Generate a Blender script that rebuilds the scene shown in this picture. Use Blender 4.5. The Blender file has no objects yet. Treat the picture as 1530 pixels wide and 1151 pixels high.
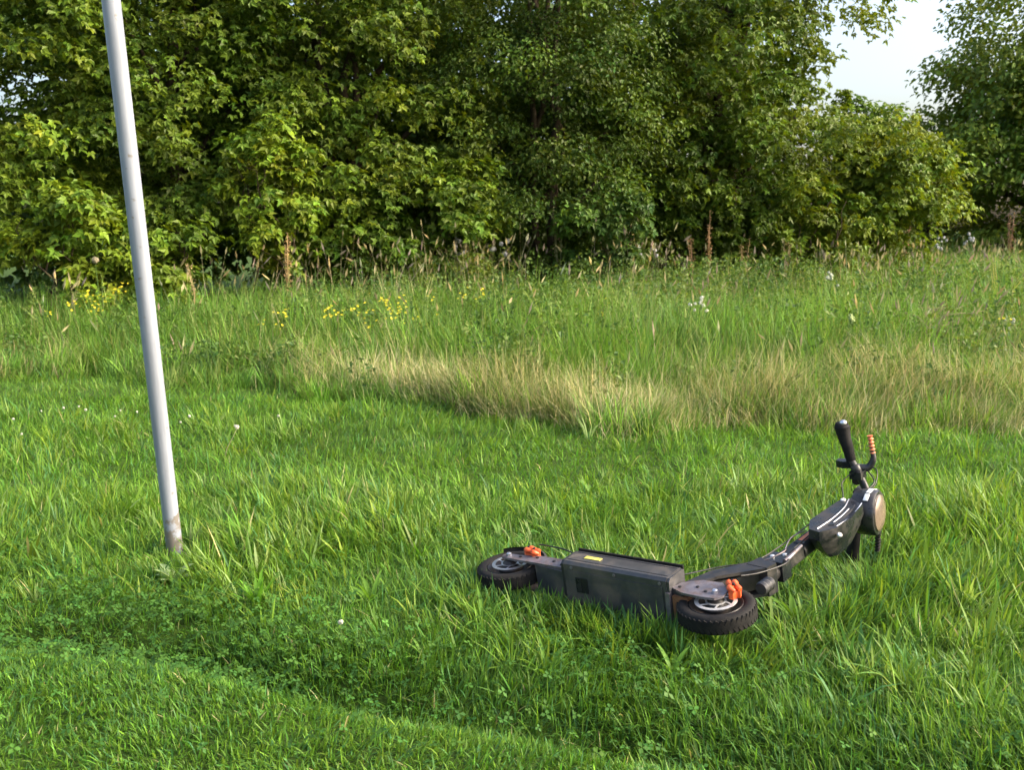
import bpy, bmesh, math, random
import numpy as np
from mathutils import Vector, Matrix

# ------------------------------------------------------------------ camera, sky, sun, exposure
scn = bpy.context.scene
col = scn.collection
CAM_H = 1.36
PITCH = math.radians(8.92)
cam_data = bpy.data.cameras.new('camera')
cam_data.sensor_fit = 'HORIZONTAL'
cam_data.sensor_width = 36.0
cam_data.lens = 35.3
cam_data.clip_start = 0.05
cam_data.clip_end = 3000
cam_data.dof.use_dof = True
cam_data.dof.focus_distance = 3.7
cam_data.dof.aperture_fstop = 6.5
cam = bpy.data.objects.new('camera', cam_data)
col.objects.link(cam)
cam.location = (0, 0, CAM_H)
cam.rotation_euler = (math.pi / 2 - PITCH, 0, 0)
scn.camera = cam

SUN_DIR = Vector((0.84, -0.14, 0.52)).normalized()      # towards the sun: right, a little behind the camera, low
SUN_EL = math.asin(SUN_DIR.z)
SUN_AZ = math.atan2(SUN_DIR.x, SUN_DIR.y)
world = bpy.data.worlds.new('World')
scn.world = world
world.use_nodes = True
wn = world.node_tree.nodes
wl = world.node_tree.links
bg = wn.get('Background') or wn.new('ShaderNodeBackground')
sky = wn.new('ShaderNodeTexSky')
sky.sky_type = 'NISHITA'
sky.sun_disc = False
sky.sun_elevation = SUN_EL
sky.sun_rotation = SUN_AZ
sky.air_density = 1.0
sky.dust_density = 6.5
sky.ozone_density = 1.0
wl.new(sky.outputs['Color'], bg.inputs['Color'])
bg.inputs['Strength'].default_value = 0.15
sun_data = bpy.data.lights.new('sun', 'SUN')
sun_data.energy = 1.5
sun_data.angle = math.radians(16.0)
sun_data.color = (1.0, 0.86, 0.66)
sun = bpy.data.objects.new('sun', sun_data)
col.objects.link(sun)
sun.rotation_euler = SUN_DIR.to_track_quat('Z', 'Y').to_euler()
sun.location = (6, -3, 8)

scn.view_settings.view_transform = 'Standard'
scn.view_settings.look = 'None'
scn.view_settings.gamma = 1.0
scn.view_settings.exposure = 1.72
scn.render.engine = 'CYCLES'
scn.cycles.use_denoising = True
scn.cycles.max_bounces = 6
scn.cycles.diffuse_bounces = 3
scn.cycles.glossy_bounces = 2
scn.cycles.transmission_bounces = 4
scn.cycles.sample_clamp_indirect = 6.0

rng = np.random.default_rng(11)
random.seed(4)

# photograph geometry (1530 x 1151) turned into points of the place
F_PX, PW, PH = 1500.0, 1530.0, 1151.0
CV, SV = math.cos(PITCH), math.sin(PITCH)
def ray(u, v):
    a, b = (u - PW / 2) / F_PX, (PH / 2 - v) / F_PX
    return Vector((a, CV + SV * b, -SV + CV * b))
def at(u, v, depth):
    return Vector((0, 0, CAM_H)) + ray(u, v) * depth
def on_ground(u, v, z=0.0):
    r = ray(u, v)
    return Vector((0, 0, CAM_H)) + r * ((z - CAM_H) / r.z)

# ------------------------------------------------------------------ helpers
def tag(o, label=None, cat=None, group=None, kind=None):
    if label: o['label'] = label
    if cat: o['category'] = cat
    if group: o['group'] = group
    if kind: o['kind'] = kind
    return o

def link(name, me, mat=None, parent=None, smooth=None):
    if mat is not None:
        me.materials.append(mat)
    if smooth is not None:
        me.shade_smooth()
        me.set_sharp_from_angle(angle=math.radians(smooth))
    o = bpy.data.objects.new(name, me)
    col.objects.link(o)
    if parent is not None:
        o.parent = parent
    return o

def empty(name, loc=(0, 0, 0), rz=0):
    o = bpy.data.objects.new(name, None)
    o.empty_display_size = 0.1
    col.objects.link(o)
    o.location = loc
    o.rotation_euler = (0, 0, rz)
    return o

def mesh_np(name, V, tris=None, quads=None, cols=None, smooth=False):
    """vertices, triangles and quads as arrays -> mesh, fast"""
    me = bpy.data.meshes.new(name)
    V = np.asarray(V, np.float32).reshape(-1, 3)
    nt = 0 if tris is None else len(tris)
    nq = 0 if quads is None else len(quads)
    idx = []
    if nt: idx.append(np.asarray(tris, np.int32).ravel())
    if nq: idx.append(np.asarray(quads, np.int32).ravel())
    idx = np.concatenate(idx)
    tot = np.concatenate([np.full(nt, 3, np.int32), np.full(nq, 4, np.int32)])
    start = np.concatenate([[0], np.cumsum(tot)[:-1]]).astype(np.int32)
    me.vertices.add(len(V)); me.vertices.foreach_set('co', V.ravel())
    me.loops.add(len(idx)); me.loops.foreach_set('vertex_index', idx)
    me.polygons.add(len(tot)); me.polygons.foreach_set('loop_start', start)
    me.polygons.foreach_set('use_smooth', np.full(len(tot), smooth, bool))
    if cols is not None:
        c = np.ones((len(V), 4), np.float32)
        c[:, :3] = np.asarray(cols, np.float32).reshape(-1, 3)
        a = me.attributes.new('tint', 'FLOAT_COLOR', 'POINT')
        a.data.foreach_set('color', c.ravel())
    me.update(calc_edges=True)
    return me

def vnoise(x, y, s, seed=0):
    """smooth value noise 0..1 with cell size s"""
    x = np.asarray(x) / s; y = np.asarray(y) / s
    xi, yi = np.floor(x).astype(np.int64), np.floor(y).astype(np.int64)
    fx, fy = x - xi, y - yi
    fx, fy = fx * fx * (3 - 2 * fx), fy * fy * (3 - 2 * fy)
    def h(a, b):
        n = (a * 374761393 + b * 668265263 + seed * 982451653) & 0x7fffffff
        n = ((n ^ (n >> 13)) * 1274126177) & 0x7fffffff
        return ((n ^ (n >> 16)) & 0xffff) / 65535.0
    return (h(xi, yi) * (1 - fx) + h(xi + 1, yi) * fx) * (1 - fy) + (h(xi, yi + 1) * (1 - fx) + h(xi + 1, yi + 1) * fx) * fy

def sstep(a, b, x):
    t = np.clip((np.asarray(x) - a) / (b - a), 0, 1)
    return t * t * (3 - 2 * t)

# ------------------------------------------------------------------ materials
def nodes(name):
    m = bpy.data.materials.new(name)
    m.use_nodes = True
    nt = m.node_tree
    return m, nt, nt.nodes, nt.links, nt.nodes['Principled BSDF']

def leaf_mat(name, rough=0.5, spec=0.3, trans=0.35, tcol=(1.15, 1.1, 0.55)):
    m, nt, N, L, P = nodes(name)
    at_ = N.new('ShaderNodeAttribute'); at_.attribute_name = 'tint'
    L.new(at_.outputs['Color'], P.inputs['Base Color'])
    P.inputs['Roughness'].default_value = rough
    P.inputs['Specular IOR Level'].default_value = spec
    tr = N.new('ShaderNodeBsdfTranslucent')
    mul = N.new('ShaderNodeMix'); mul.data_type = 'RGBA'; mul.blend_type = 'MULTIPLY'
    mul.inputs[0].default_value = 1.0
    L.new(at_.outputs['Color'], mul.inputs[6])
    mul.inputs[7].default_value = (*tcol, 1)
    L.new(mul.outputs[2], tr.inputs['Color'])
    mx = N.new('ShaderNodeMixShader'); mx.inputs[0].default_value = trans
    L.new(P.outputs[0], mx.inputs[1]); L.new(tr.outputs[0], mx.inputs[2])
    L.new(mx.outputs[0], N['Material Output'].inputs['Surface'])
    return m

def solid(name, c1, c2, rough=0.5, metal=0.0, scale=20, bump=0.0, bscale=None, rough2=None, spec=0.5, dirt=None, dscale=9, coat=0.0):
    m, nt, N, L, P = nodes(name)
    tc = N.new('ShaderNodeTexCoord')
    nz = N.new('ShaderNodeTexNoise'); nz.inputs['Scale'].default_value = scale; nz.inputs['Detail'].default_value = 6
    L.new(tc.outputs['Object'], nz.inputs['Vector'])
    rp = N.new('ShaderNodeValToRGB')
    rp.color_ramp.elements[0].position = 0.35; rp.color_ramp.elements[1].position = 0.68
    rp.color_ramp.elements[0].color = (*c1, 1); rp.color_ramp.elements[1].color = (*c2, 1)
    L.new(nz.outputs['Fac'], rp.inputs['Fac'])
    out = rp.outputs['Color']
    P.inputs['Roughness'].default_value = rough
    if dirt:
        n2 = N.new('ShaderNodeTexNoise'); n2.inputs['Scale'].default_value = dscale; n2.inputs['Detail'].default_value = 8; n2.inputs['Roughness'].default_value = 0.7
        L.new(tc.outputs['Object'], n2.inputs['Vector'])
        r2 = N.new('ShaderNodeValToRGB'); r2.color_ramp.elements[0].position = 0.46; r2.color_ramp.elements[1].position = 0.68
        r2.color_ramp.elements[0].color = (0, 0, 0, 1); r2.color_ramp.elements[1].color = (0.8, 0.8, 0.8, 1)
        L.new(n2.outputs['Fac'], r2.inputs['Fac'])
        mx = N.new('ShaderNodeMix'); mx.data_type = 'RGBA'
        L.new(r2.outputs['Color'], mx.inputs[0]); L.new(out, mx.inputs[6]); mx.inputs[7].default_value = (*dirt, 1)
        out = mx.outputs[2]
        mr = N.new('ShaderNodeMapRange'); mr.inputs['To Min'].default_value = rough; mr.inputs['To Max'].default_value = 0.85
        L.new(r2.outputs['Color'], mr.inputs['Value']); L.new(mr.outputs[0], P.inputs['Roughness'])
    L.new(out, P.inputs['Base Color'])
    P.inputs['Metallic'].default_value = metal
    P.inputs['Specular IOR Level'].default_value = spec
    P.inputs['Coat Weight'].default_value = coat
    if bump:
        nb = N.new('ShaderNodeTexNoise'); nb.inputs['Scale'].default_value = bscale or scale * 4; nb.inputs['Detail'].default_value = 4
        L.new(tc.outputs['Object'], nb.inputs['Vector'])
        b = N.new('ShaderNodeBump'); b.inputs['Strength'].default_value = bump; b.inputs['Distance'].default_value = 0.002
        L.new(nb.outputs['Fac'], b.inputs['Height']); L.new(b.outputs['Normal'], P.inputs['Normal'])
    return m

M = {}
M['grass'] = leaf_mat('grass_blade', 0.5, 0.22, 0.40)
M['leaf'] = leaf_mat('tree_leaf', 0.5, 0.22, 0.30, (1.3, 1.1, 0.4))
M['straw'] = leaf_mat('straw', 0.6, 0.2, 0.3, (1.0, 0.95, 0.8))
M['petal'] = leaf_mat('petal', 0.6, 0.2, 0.3, (1, 1, 1))
M['bark'] = solid('bark', (0.035, 0.025, 0.016), (0.075, 0.055, 0.036), 0.9, scale=14, bump=0.8, bscale=40, spec=0.2)
M['soil'] = solid('soil', (0.030, 0.055, 0.010), (0.050, 0.090, 0.016), 0.95, scale=6, bump=0.6, bscale=60, spec=0.1)
M['galv'] = solid('galvanised_steel', (0.25, 0.26, 0.315), (0.31, 0.32, 0.385), 0.55, 0.0, scale=9, bump=0.15, bscale=90, spec=0.4, dirt=(0.20, 0.195, 0.20), dscale=5)
M['black'] = solid('black_painted_metal', (0.010, 0.011, 0.014), (0.019, 0.020, 0.024), 0.36, 0.0, scale=25, bump=0.08, bscale=200, dirt=(0.050, 0.042, 0.034), dscale=11)
M['under'] = solid('scuffed_black_plate', (0.034, 0.035, 0.039), (0.055, 0.055, 0.058), 0.36, 0.0, scale=30, bump=0.15, bscale=150, dirt=(0.115, 0.092, 0.066), dscale=7)
M['arm'] = solid('grey_arm_metal', (0.14, 0.13, 0.15), (0.22, 0.20, 0.22), 0.4, 0.5, scale=30, dirt=(0.13, 0.07, 0.04), dscale=18)
M['rubber'] = solid('tyre_rubber', (0.007, 0.007, 0.008), (0.013, 0.0125, 0.0125), 0.75, scale=40, bump=0.3, bscale=220, spec=0.2, dirt=(0.022, 0.019, 0.016), dscale=16)
M['steel'] = solid('brushed_steel', (0.55, 0.55, 0.58), (0.7, 0.7, 0.74), 0.28, 0.9, scale=60)
M['rim'] = solid('dark_rim', (0.010, 0.010, 0.010), (0.018, 0.017, 0.017), 0.45, 0.2, scale=30, dirt=(0.05, 0.03, 0.02), dscale=20)
M['orange'] = solid('red_orange_anodised', (0.62, 0.085, 0.02), (0.75, 0.13, 0.035), 0.4, 0.1, scale=40, spec=0.5)
M['gloss'] = solid('glossy_black_plastic', (0.008, 0.009, 0.013), (0.014, 0.015, 0.021), 0.22, scale=20, dirt=(0.05, 0.045, 0.04), dscale=8)
M['chrome'] = solid('chrome_trim', (0.75, 0.75, 0.76), (0.85, 0.85, 0.86), 0.3, 0.6, scale=60)
M['lens'] = solid('beige_reflection_lens', (0.13, 0.098, 0.078), (0.21, 0.155, 0.122), 0.2, scale=12, coat=0.5)  # beige stands in for sky and sun reflected in the glass
M['white'] = solid('white_reflector', (0.7, 0.7, 0.7), (0.8, 0.8, 0.8), 0.4, scale=60)
M['yellow'] = solid('yellow_sticker', (0.60, 0.52, 0.08), (0.7, 0.62, 0.14), 0.5, scale=50)
M['port'] = solid('port_black', (0.006, 0.006, 0.007), (0.01, 0.01, 0.012), 0.5, scale=40)
M['copper'] = solid('copper_orange_rubber', (0.62, 0.17, 0.07), (0.72, 0.24, 0.11), 0.5, scale=40)
M['rust'] = solid('rusty_bracket', (0.12, 0.05, 0.02), (0.2, 0.09, 0.04), 0.8, scale=50)

def pole_mat():
    m, nt, N, L, P = nodes('weathered_galvanised_steel')
    tc = N.new('ShaderNodeTexCoord')
    mp = N.new('ShaderNodeMapping'); mp.inputs['Scale'].default_value = (30, 30, 2.2)
    L.new(tc.outputs['Object'], mp.inputs['Vector'])
    n1 = N.new('ShaderNodeTexNoise'); n1.inputs['Scale'].default_value = 1.0; n1.inputs['Detail'].default_value = 7; n1.inputs['Roughness'].default_value = 0.65
    L.new(mp.outputs[0], n1.inputs['Vector'])
    r1 = N.new('ShaderNodeValToRGB'); r1.color_ramp.elements[0].position = 0.3; r1.color_ramp.elements[1].position = 0.72
    r1.color_ramp.elements[0].color = (0.185, 0.205, 0.245, 1); r1.color_ramp.elements[1].color = (0.305, 0.335, 0.400, 1)
    L.new(n1.outputs['Fac'], r1.inputs['Fac'])
    n2 = N.new('ShaderNodeTexNoise'); n2.inputs['Scale'].default_value = 26; n2.inputs['Detail'].default_value = 6
    L.new(tc.outputs['Object'], n2.inputs['Vector'])
    sp = N.new('ShaderNodeSeparateXYZ'); L.new(tc.outputs['Object'], sp.inputs[0])
    mr = N.new('ShaderNodeMapRange'); mr.inputs['From Min'].default_value = 0.05; mr.inputs['From Max'].default_value = 0.32
    mr.inputs['To Min'].default_value = 0.62; mr.inputs['To Max'].default_value = 0.34
    L.new(sp.outputs['Z'], mr.inputs['Value'])
    lt = N.new('ShaderNodeMath'); lt.operation = 'SUBTRACT'; L.new(mr.outputs[0], lt.inputs[0]); L.new(n2.outputs['Fac'], lt.inputs[1])
    ms = N.new('ShaderNodeMapRange'); ms.inputs['From Min'].default_value = 0.0; ms.inputs['From Max'].default_value = 0.08
    L.new(lt.outputs[0], ms.inputs['Value'])
    mx = N.new('ShaderNodeMix'); mx.data_type = 'RGBA'
    L.new(ms.outputs[0], mx.inputs[0]); L.new(r1.outputs[0], mx.inputs[6]); mx.inputs[7].default_value = (0.17, 0.155, 0.14, 1)
    L.new(mx.outputs[2], P.inputs['Base Color'])
    P.inputs['Roughness'].default_value = 0.5; P.inputs['Metallic'].default_value = 0.15
    b = N.new('ShaderNodeBump'); b.inputs['Strength'].default_value = 0.25; b.inputs['Distance'].default_value = 0.002
    L.new(n2.outputs['Fac'], b.inputs['Height']); L.new(b.outputs[0], P.inputs['Normal'])
    return m
M['galv'] = pole_mat()

# ------------------------------------------------------------------ ground
EDGE_X = np.array([-9, -4.5, -2.8, -1.0, -0.3, 0.6, 3.3, 9])
EDGE_Y = np.array([9.6, 8.9, 8.3, 7.5, 6.95, 6.6, 6.5, 6.9])
def meadow_edge(x):
    return np.interp(x, EDGE_X, EDGE_Y) + 0.55 * (vnoise(x, x * 0 + 3.3, 0.8, 5) - 0.5) + 0.3 * (vnoise(x, x * 0 + 1.3, 0.25, 6) - 0.5)
RUT_X = np.array([-3.5, -1.63, -1.1, -0.60, -0.28, 0.0, 0.4, 1.4, 3.5])
RUT_Y = np.array([3.30, 3.08, 2.98, 2.74, 2.60, 2.52, 2.36, 2.1, 1.8])
def rut_line(x):
    return np.interp(x, RUT_X, RUT_Y)
def gz(x, y):
    x = np.asarray(x, float); y = np.asarray(y, float)
    d = y - rut_line(x)
    z = -0.085 * np.exp(-((d - 0.12) / 0.13) ** 2) + 0.02 * (1 - sstep(-0.1, 0.1, d))
    z = z + 0.035 * (vnoise(x, y, 0.9, 1) - 0.5) * sstep(0.2, 0.9, d) + 0.014 * (vnoise(x, y, 0.3, 2) - 0.5)
    e = y - meadow_edge(x)
    z = z + 0.12 * sstep(0.0, 6.0, e) + 0.10 * (vnoise(x, y, 1.6, 3) - 0.5) * sstep(0, 2, e)
    return z
gx = np.unique(np.concatenate([np.linspace(-900, -40, 16), np.linspace(-40, -5, 36), np.linspace(-5, 5, 120), np.linspace(5, 40, 36), np.linspace(40, 900, 16)]))
gy = np.unique(np.concatenate([np.linspace(-900, -20, 16), np.linspace(-20, 1.2, 24), np.linspace(1.2, 8, 110), np.linspace(8, 40, 60), np.linspace(40, 900, 16)]))
XX, YY = np.meshgrid(gx, gy)
ZZ = gz(XX, YY)
nx, ny = len(gx), len(gy)
ii = np.arange((ny - 1) * nx).reshape(ny - 1, nx)[:, :-1].ravel()
gme = mesh_np('ground', np.stack([XX, YY, ZZ], -1), quads=np.stack([ii, ii + 1, ii + nx + 1, ii + nx], 1), smooth=True)
tag(link('ground', gme, M['soil']), 'mossy dark soil showing between the grass blades', 'ground', kind='structure')

# ------------------------------------------------------------------ scooter frame (needed for the grass footprint too)
A_F, A_R = at(1071, 912, 3.24), at(764, 853, 3.79)
FWD = (A_F - A_R).normalized()
B_C = at(1290, 745, 4.0)
UPV = (B_C - A_F); UPV -= FWD * UPV.dot(FWD); UPV.normalize()
LFT = UPV.cross(FWD)
WB = (A_F - A_R).length
S_O = A_R - UPV * 0.128
S_M = Matrix(((FWD.x, LFT.x, UPV.x, S_O.x), (FWD.y, LFT.y, UPV.y, S_O.y), (FWD.z, LFT.z, UPV.z, S_O.z), (0, 0, 0, 1)))
def sl(x, y, z):
    return S_M @ Vector((x, y, z))

CAPS = []        # footprint capsules on the ground: a, b, radius, greatest grass height inside
def cap(p, q, r, hmax):
    a, b = sl(*p), sl(*q)
    CAPS.append((np.array((a.x, a.y)), np.array((b.x, b.y)), r, hmax))
cap((0, 0, .128), (0, 0, .128), .125, 0.035)
cap((WB, 0, .128), (WB, 0, .128), .125, 0.06)
for q_, r_, h_ in (((-.06, .05, -.02), .10, .06), ((.14, .06, .02), .09, .065), ((.34, .06, .02), .08, .115), ((.60, .06, .0), .05, .15), ((WB - .02, .05, -.04), .09, .09), ((WB - .12, .06, -.04), .09, .09)):
    cap(q_, q_, r_, h_)          # grass pressed down along the scooter
cap((.10, 0, .13), (.72, 0, .145), .05, 0.012)
cap((.72, 0, .2), (.90, 0, .45), .05, 0.03)
cap((.90, 0, .45), (.93, 0, .8), .04, 0.05)
cap((.97, 0, .62), (1.03, 0, 1.08), .085, 0.04)
cap((.97, .0, 1.0), (.97, 0, 1.25), .06, 0.06)
def capsule_limit(x, y):
    lim = np.full(x.shape, 9.0); px = np.zeros(x.shape); py = np.zeros(x.shape)
    for a, b, r, hm in CAPS:
        d = b - a; L2 = max(d @ d, 1e-9)
        t = np.clip(((x - a[0]) * d[0] + (y - a[1]) * d[1]) / L2, 0, 1)
        qx, qy = x - a[0] - t * d[0], y - a[1] - t * d[1]
        ds = np.hypot(qx, qy)
        lim = np.where(ds < r, np.minimum(lim, hm), lim)
        w = np.exp(-np.clip(ds - r, 0, 1) / 0.03)
        px += w * qx / (ds + 1e-6); py += w * qy / (ds + 1e-6)
    return lim, px, py

PB = on_ground(262, 828)
# ------------------------------------------------------------------ grass blades
def blades(base, hgt, wid, az, lean, curl, cb, ct, nseg=3, face=None, taper=0.75):
    """each blade: nseg segments, ending in a point; lean, curl in radians along azimuth az"""
    n = len(base)
    V = np.zeros((n, 2 * nseg + 1, 3), np.float32)
    C = np.zeros((n, 2 * nseg + 1, 3), np.float32)
    dx, dy = np.cos(az), np.sin(az)
    fa = az + math.pi / 2 + rng.normal(0, 0.5, n) if face is None else face
    sx, sy = np.cos(fa), np.sin(fa)
    px, py, pz = base[:, 0].copy(), base[:, 1].copy(), base[:, 2].copy()
    L = hgt / nseg
    for k in range(nseg + 1):
        t = k / nseg
        if k < nseg:
            w = wid * 0.5 * (1.0 if (k and nseg > 2) else taper) * (1 - 0.35 * max(0, t - 0.3))
            V[:, 2 * k] = np.stack([px - sx * w, py - sy * w, pz], 1)
            V[:, 2 * k + 1] = np.stack([px + sx * w, py + sy * w, pz], 1)
            c = cb + (ct - cb) * t
            C[:, 2 * k] = c; C[:, 2 * k + 1] = c
            a = lean + curl * (t + 0.5 / nseg)
            px = px + dx * np.sin(a) * L; py = py + dy * np.sin(a) * L; pz = pz + np.cos(a) * L
        else:
            V[:, 2 * k] = np.stack([px, py, pz], 1); C[:, 2 * k] = ct
    off = (np.arange(n) * (2 * nseg + 1))[:, None]
    Q = [off + np.array([2 * k, 2 * k + 1, 2 * k + 3, 2 * k + 2]) for k in range(nseg - 1)]
    T = off + np.array([2 * nseg - 2, 2 * nseg - 1, 2 * nseg])
    return V.reshape(-1, 3), (np.concatenate(Q) if Q else np.zeros((0, 4), int)), T, C.reshape(-1, 3)

class Batch:
    def __init__(s): s.V, s.Q, s.T, s.C, s.n = [], [], [], [], 0
    def add(s, V, Q, T, C):
        s.V.append(V); s.C.append(C)
        if Q is not None and len(Q): s.Q.append(np.asarray(Q) + s.n)
        if T is not None and len(T): s.T.append(np.asarray(T) + s.n)
        s.n += len(V)
    def mesh(s, name, smooth=False):
        return mesh_np(name, np.concatenate(s.V), np.concatenate(s.T) if s.T else None, np.concatenate(s.Q) if s.Q else None, np.concatenate(s.C), smooth)

def scatter(n, y0, y1, margin=0.5, k=0.56):
    """points in the wedge the camera could see, even per square metre, denser near"""
    u = rng.random(n)
    y = np.sqrt(y0 ** 2 + u * (y1 ** 2 - y0 ** 2))
    x = (rng.random(n) * 2 - 1) * (k * y + margin)
    return x, y

def rgb(*c): return np.array(c, float)
def tint(n, c, v=0.2, hue=0.15):
    """n colours round c: brightness and yellowness vary per blade"""
    b = np.exp(rng.normal(0, v, n))[:, None]
    h = rng.normal(0, hue, n)
    t = np.stack([1 + h, 1 + 0.15 * h, 1 - h * 0.6], 1)
    return np.clip(np.asarray(c) * b * t, 0.004, 0.9)

G_MID = rgb(0.080, 0.182, 0.015)
G_LIGHT = rgb(0.155, 0.285, 0.030)
G_BLUE = rgb(0.055, 0.150, 0.040)
G_YEL = rgb(0.190, 0.285, 0.025)
STRAW = rgb(0.43, 0.385, 0.20)

def lawn(n, y0, y1, kind, nseg):
    x, y = scatter(n, y0, y1, 0.7)
    d = y - rut_line(x)
    e = meadow_edge(x) - y
    n1, n2, n3 = vnoise(x, y, 0.42, 21), vnoise(x, y, 0.13, 22), vnoise(x, y, 1.3, 23)
    near = 1 - sstep(-0.06, 0.25, d)                  # short mown strip before the rut
    lush = sstep(0.3, 0.9, d) * (0.35 + 0.65 * sstep(0.6, 2.0, e))
    if kind == 'fine':
        keep = (e > -0.3)
        h = (0.048 * near + (1 - near) * (0.065 + 0.035 * n1 + 0.035 * lush * n2)) * rng.uniform(0.5, 1.3, n)
        w = rng.uniform(0.0022, 0.0052, n) * np.where(y > 4.5, 1.45, 1.0)
        lean = np.abs(rng.normal(0.45, 0.38, n)); curl = rng.normal(0.75, 0.6, n)
        flat = rng.random(n) < 0.22; lean = np.where(flat, rng.uniform(0.8, 1.35, n), lean); curl = np.where(flat, rng.normal(0.2, 0.4, n), curl)
        c = tint(n, G_MID, 0.32, 0.16) * (0.78 + 0.5 * n3)[:, None]
        m = n1 > 0.6
        c[m] = c[m] * 0.5 + 0.5 * tint(m.sum(), G_LIGHT, 0.2, 0.12)
    elif kind == 'leafy':                              # short soft leaves filling the turf
        keep = (e > -0.3)
        h = (0.034 * near + (1 - near) * (0.05 + 0.02 * n1)) * rng.uniform(0.6, 1.35, n)
        w = rng.uniform(0.0042, 0.0075, n) * np.where(y > 5, 1.4, 1.0)
        lean = np.abs(rng.normal(0.55, 0.4, n)); curl = rng.normal(0.5, 0.7, n)
        c = tint(n, G_MID * 1.08, 0.28, 0.14) * (0.8 + 0.45 * n3)[:, None]
    else:                                              # broad blades in tufts
        keep = (e > -0.2) & (rng.random(n) < sstep(0.3, 0.75, n2) * (0.15 + lush)) & (d > 0.15)
        h = (0.10 + 0.085 * n1 * lush + 0.02) * rng.uniform(0.6, 1.35, n)
        w = rng.uniform(0.006, 0.0125, n)
        lean = np.abs(rng.normal(0.32, 0.25, n)); curl = rng.normal(0.6, 0.45, n)
        c = tint(n, G_LIGHT * 0.85, 0.25, 0.16)
    # colour stray blades straw or blue-green
    r = rng.random(n)
    s = r < 0.010; c[s] = tint(s.sum(), STRAW * rgb(0.75, 0.8, 0.7), 0.2, 0.05)
    s = (r > 0.85); c[s] = tint(s.sum(), G_BLUE * 1.15, 0.2, 0.08)
    az = vnoise(x, y, 0.5, 31) * 9.0 + rng.normal(0, 1.3, n)
    lim, px, py = capsule_limit(x, y)
    push = np.hypot(px, py)
    m = push > 0.25
    az[m] = np.arctan2(py[m], px[m]) + rng.normal(0, 0.5, m.sum())
    lean = np.where(m, np.maximum(lean, 0.30 + 0.30 * np.clip(push, 0, 1)), lean)
    h = np.minimum(h, lim * rng.uniform(0.7, 1.1, n))
    h = np.minimum(h, np.where(np.hypot(x - PB.x, y - PB.y + 0.10) < 0.16, rng.uniform(0.03, 0.06, n), 9))
    keep &= lim > 0.02
    ct = c * 1.12 + 0.012
    base = np.stack([x, y, gz(x, y) - 0.004], 1)
    k = keep
    return blades(base[k], h[k], w[k], az[k], lean[k], curl[k], c[k], ct[k], nseg)

b = Batch()
b.add(*lawn(34000, 2.05, 3.2, 'fine', 3))
b.add(*lawn(52000, 2.05, 3.2, 'leafy', 2))
b.add(*lawn(56000, 3.2, 5.0, 'fine', 2))
b.add(*lawn(44000, 3.2, 5.0, 'leafy', 2))
b.add(*lawn(62000, 5.0, 9.2, 'fine', 2))
b.add(*lawn(30000, 5.0, 8.0, 'leafy', 2))
tag(link('lawn_grass', b.mesh('lawn_grass'), M['grass']), 'short fine green grass covering the mown strip', 'grass', kind='stuff')
def tufts(x, y, per, h, w, spread, cfun, nseg=3, lean0=0.15, lean1=0.55, curl=(0.5, 0.4), zoff=0.006):
    """bunches of blades leaning out from a common foot, each bunch with its own height and colour"""
    m = len(x)
    cnt = np.maximum(3, rng.poisson(per, m))
    i = np.repeat(np.arange(m), cnt); n = len(i)
    th = rng.uniform(0, 6.283, n); rr = rng.random(n) ** 0.6
    wind = vnoise(x, y, 0.7, 33)[i] * 9
    bx, by = x[i] + np.cos(th) * rr * spread[i], y[i] + np.sin(th) * rr * spread[i]
    th = th + rng.normal(0, 0.5, n)
    lx, ly = np.cos(th) + 0.7 * np.cos(wind), np.sin(th) + 0.7 * np.sin(wind)
    az = np.arctan2(ly, lx)
    lean = np.abs(lean0 + lean1 * rr * rng.uniform(0.3, 1.2, n))
    hh = h[i] * rng.uniform(0.5, 1.15, n); ww = w[i] * rng.uniform(0.6, 1.25, n)
    c = cfun(i, n)
    lim, px, py = capsule_limit(bx, by)
    push = np.hypot(px, py); q = push > 0.25
    az[q] = np.arctan2(py[q], px[q]) + rng.normal(0, 0.5, q.sum())
    lean = np.where(q, np.maximum(lean, 0.28 + 0.30 * np.clip(push, 0, 1)), lean)
    hh = np.minimum(hh, lim * rng.uniform(0.8, 1.2, n))
    hh = np.where(np.hypot(bx - PB.x, by - PB.y + 0.10) < 0.16, np.minimum(hh, 0.06), hh)
    k = lim > 0.02
    base = np.stack([bx, by, gz(bx, by) - zoff], 1)
    cu = rng.normal(curl[0], curl[1], n)
    bent = rng.random(n) < 0.12; cu[bent] += 1.1          # some blades folded over
    return blades(base[k], hh[k], ww[k], az[k], lean[k], cu[k], c[k], c[k] * 1.12 + 0.012, nseg)

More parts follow.
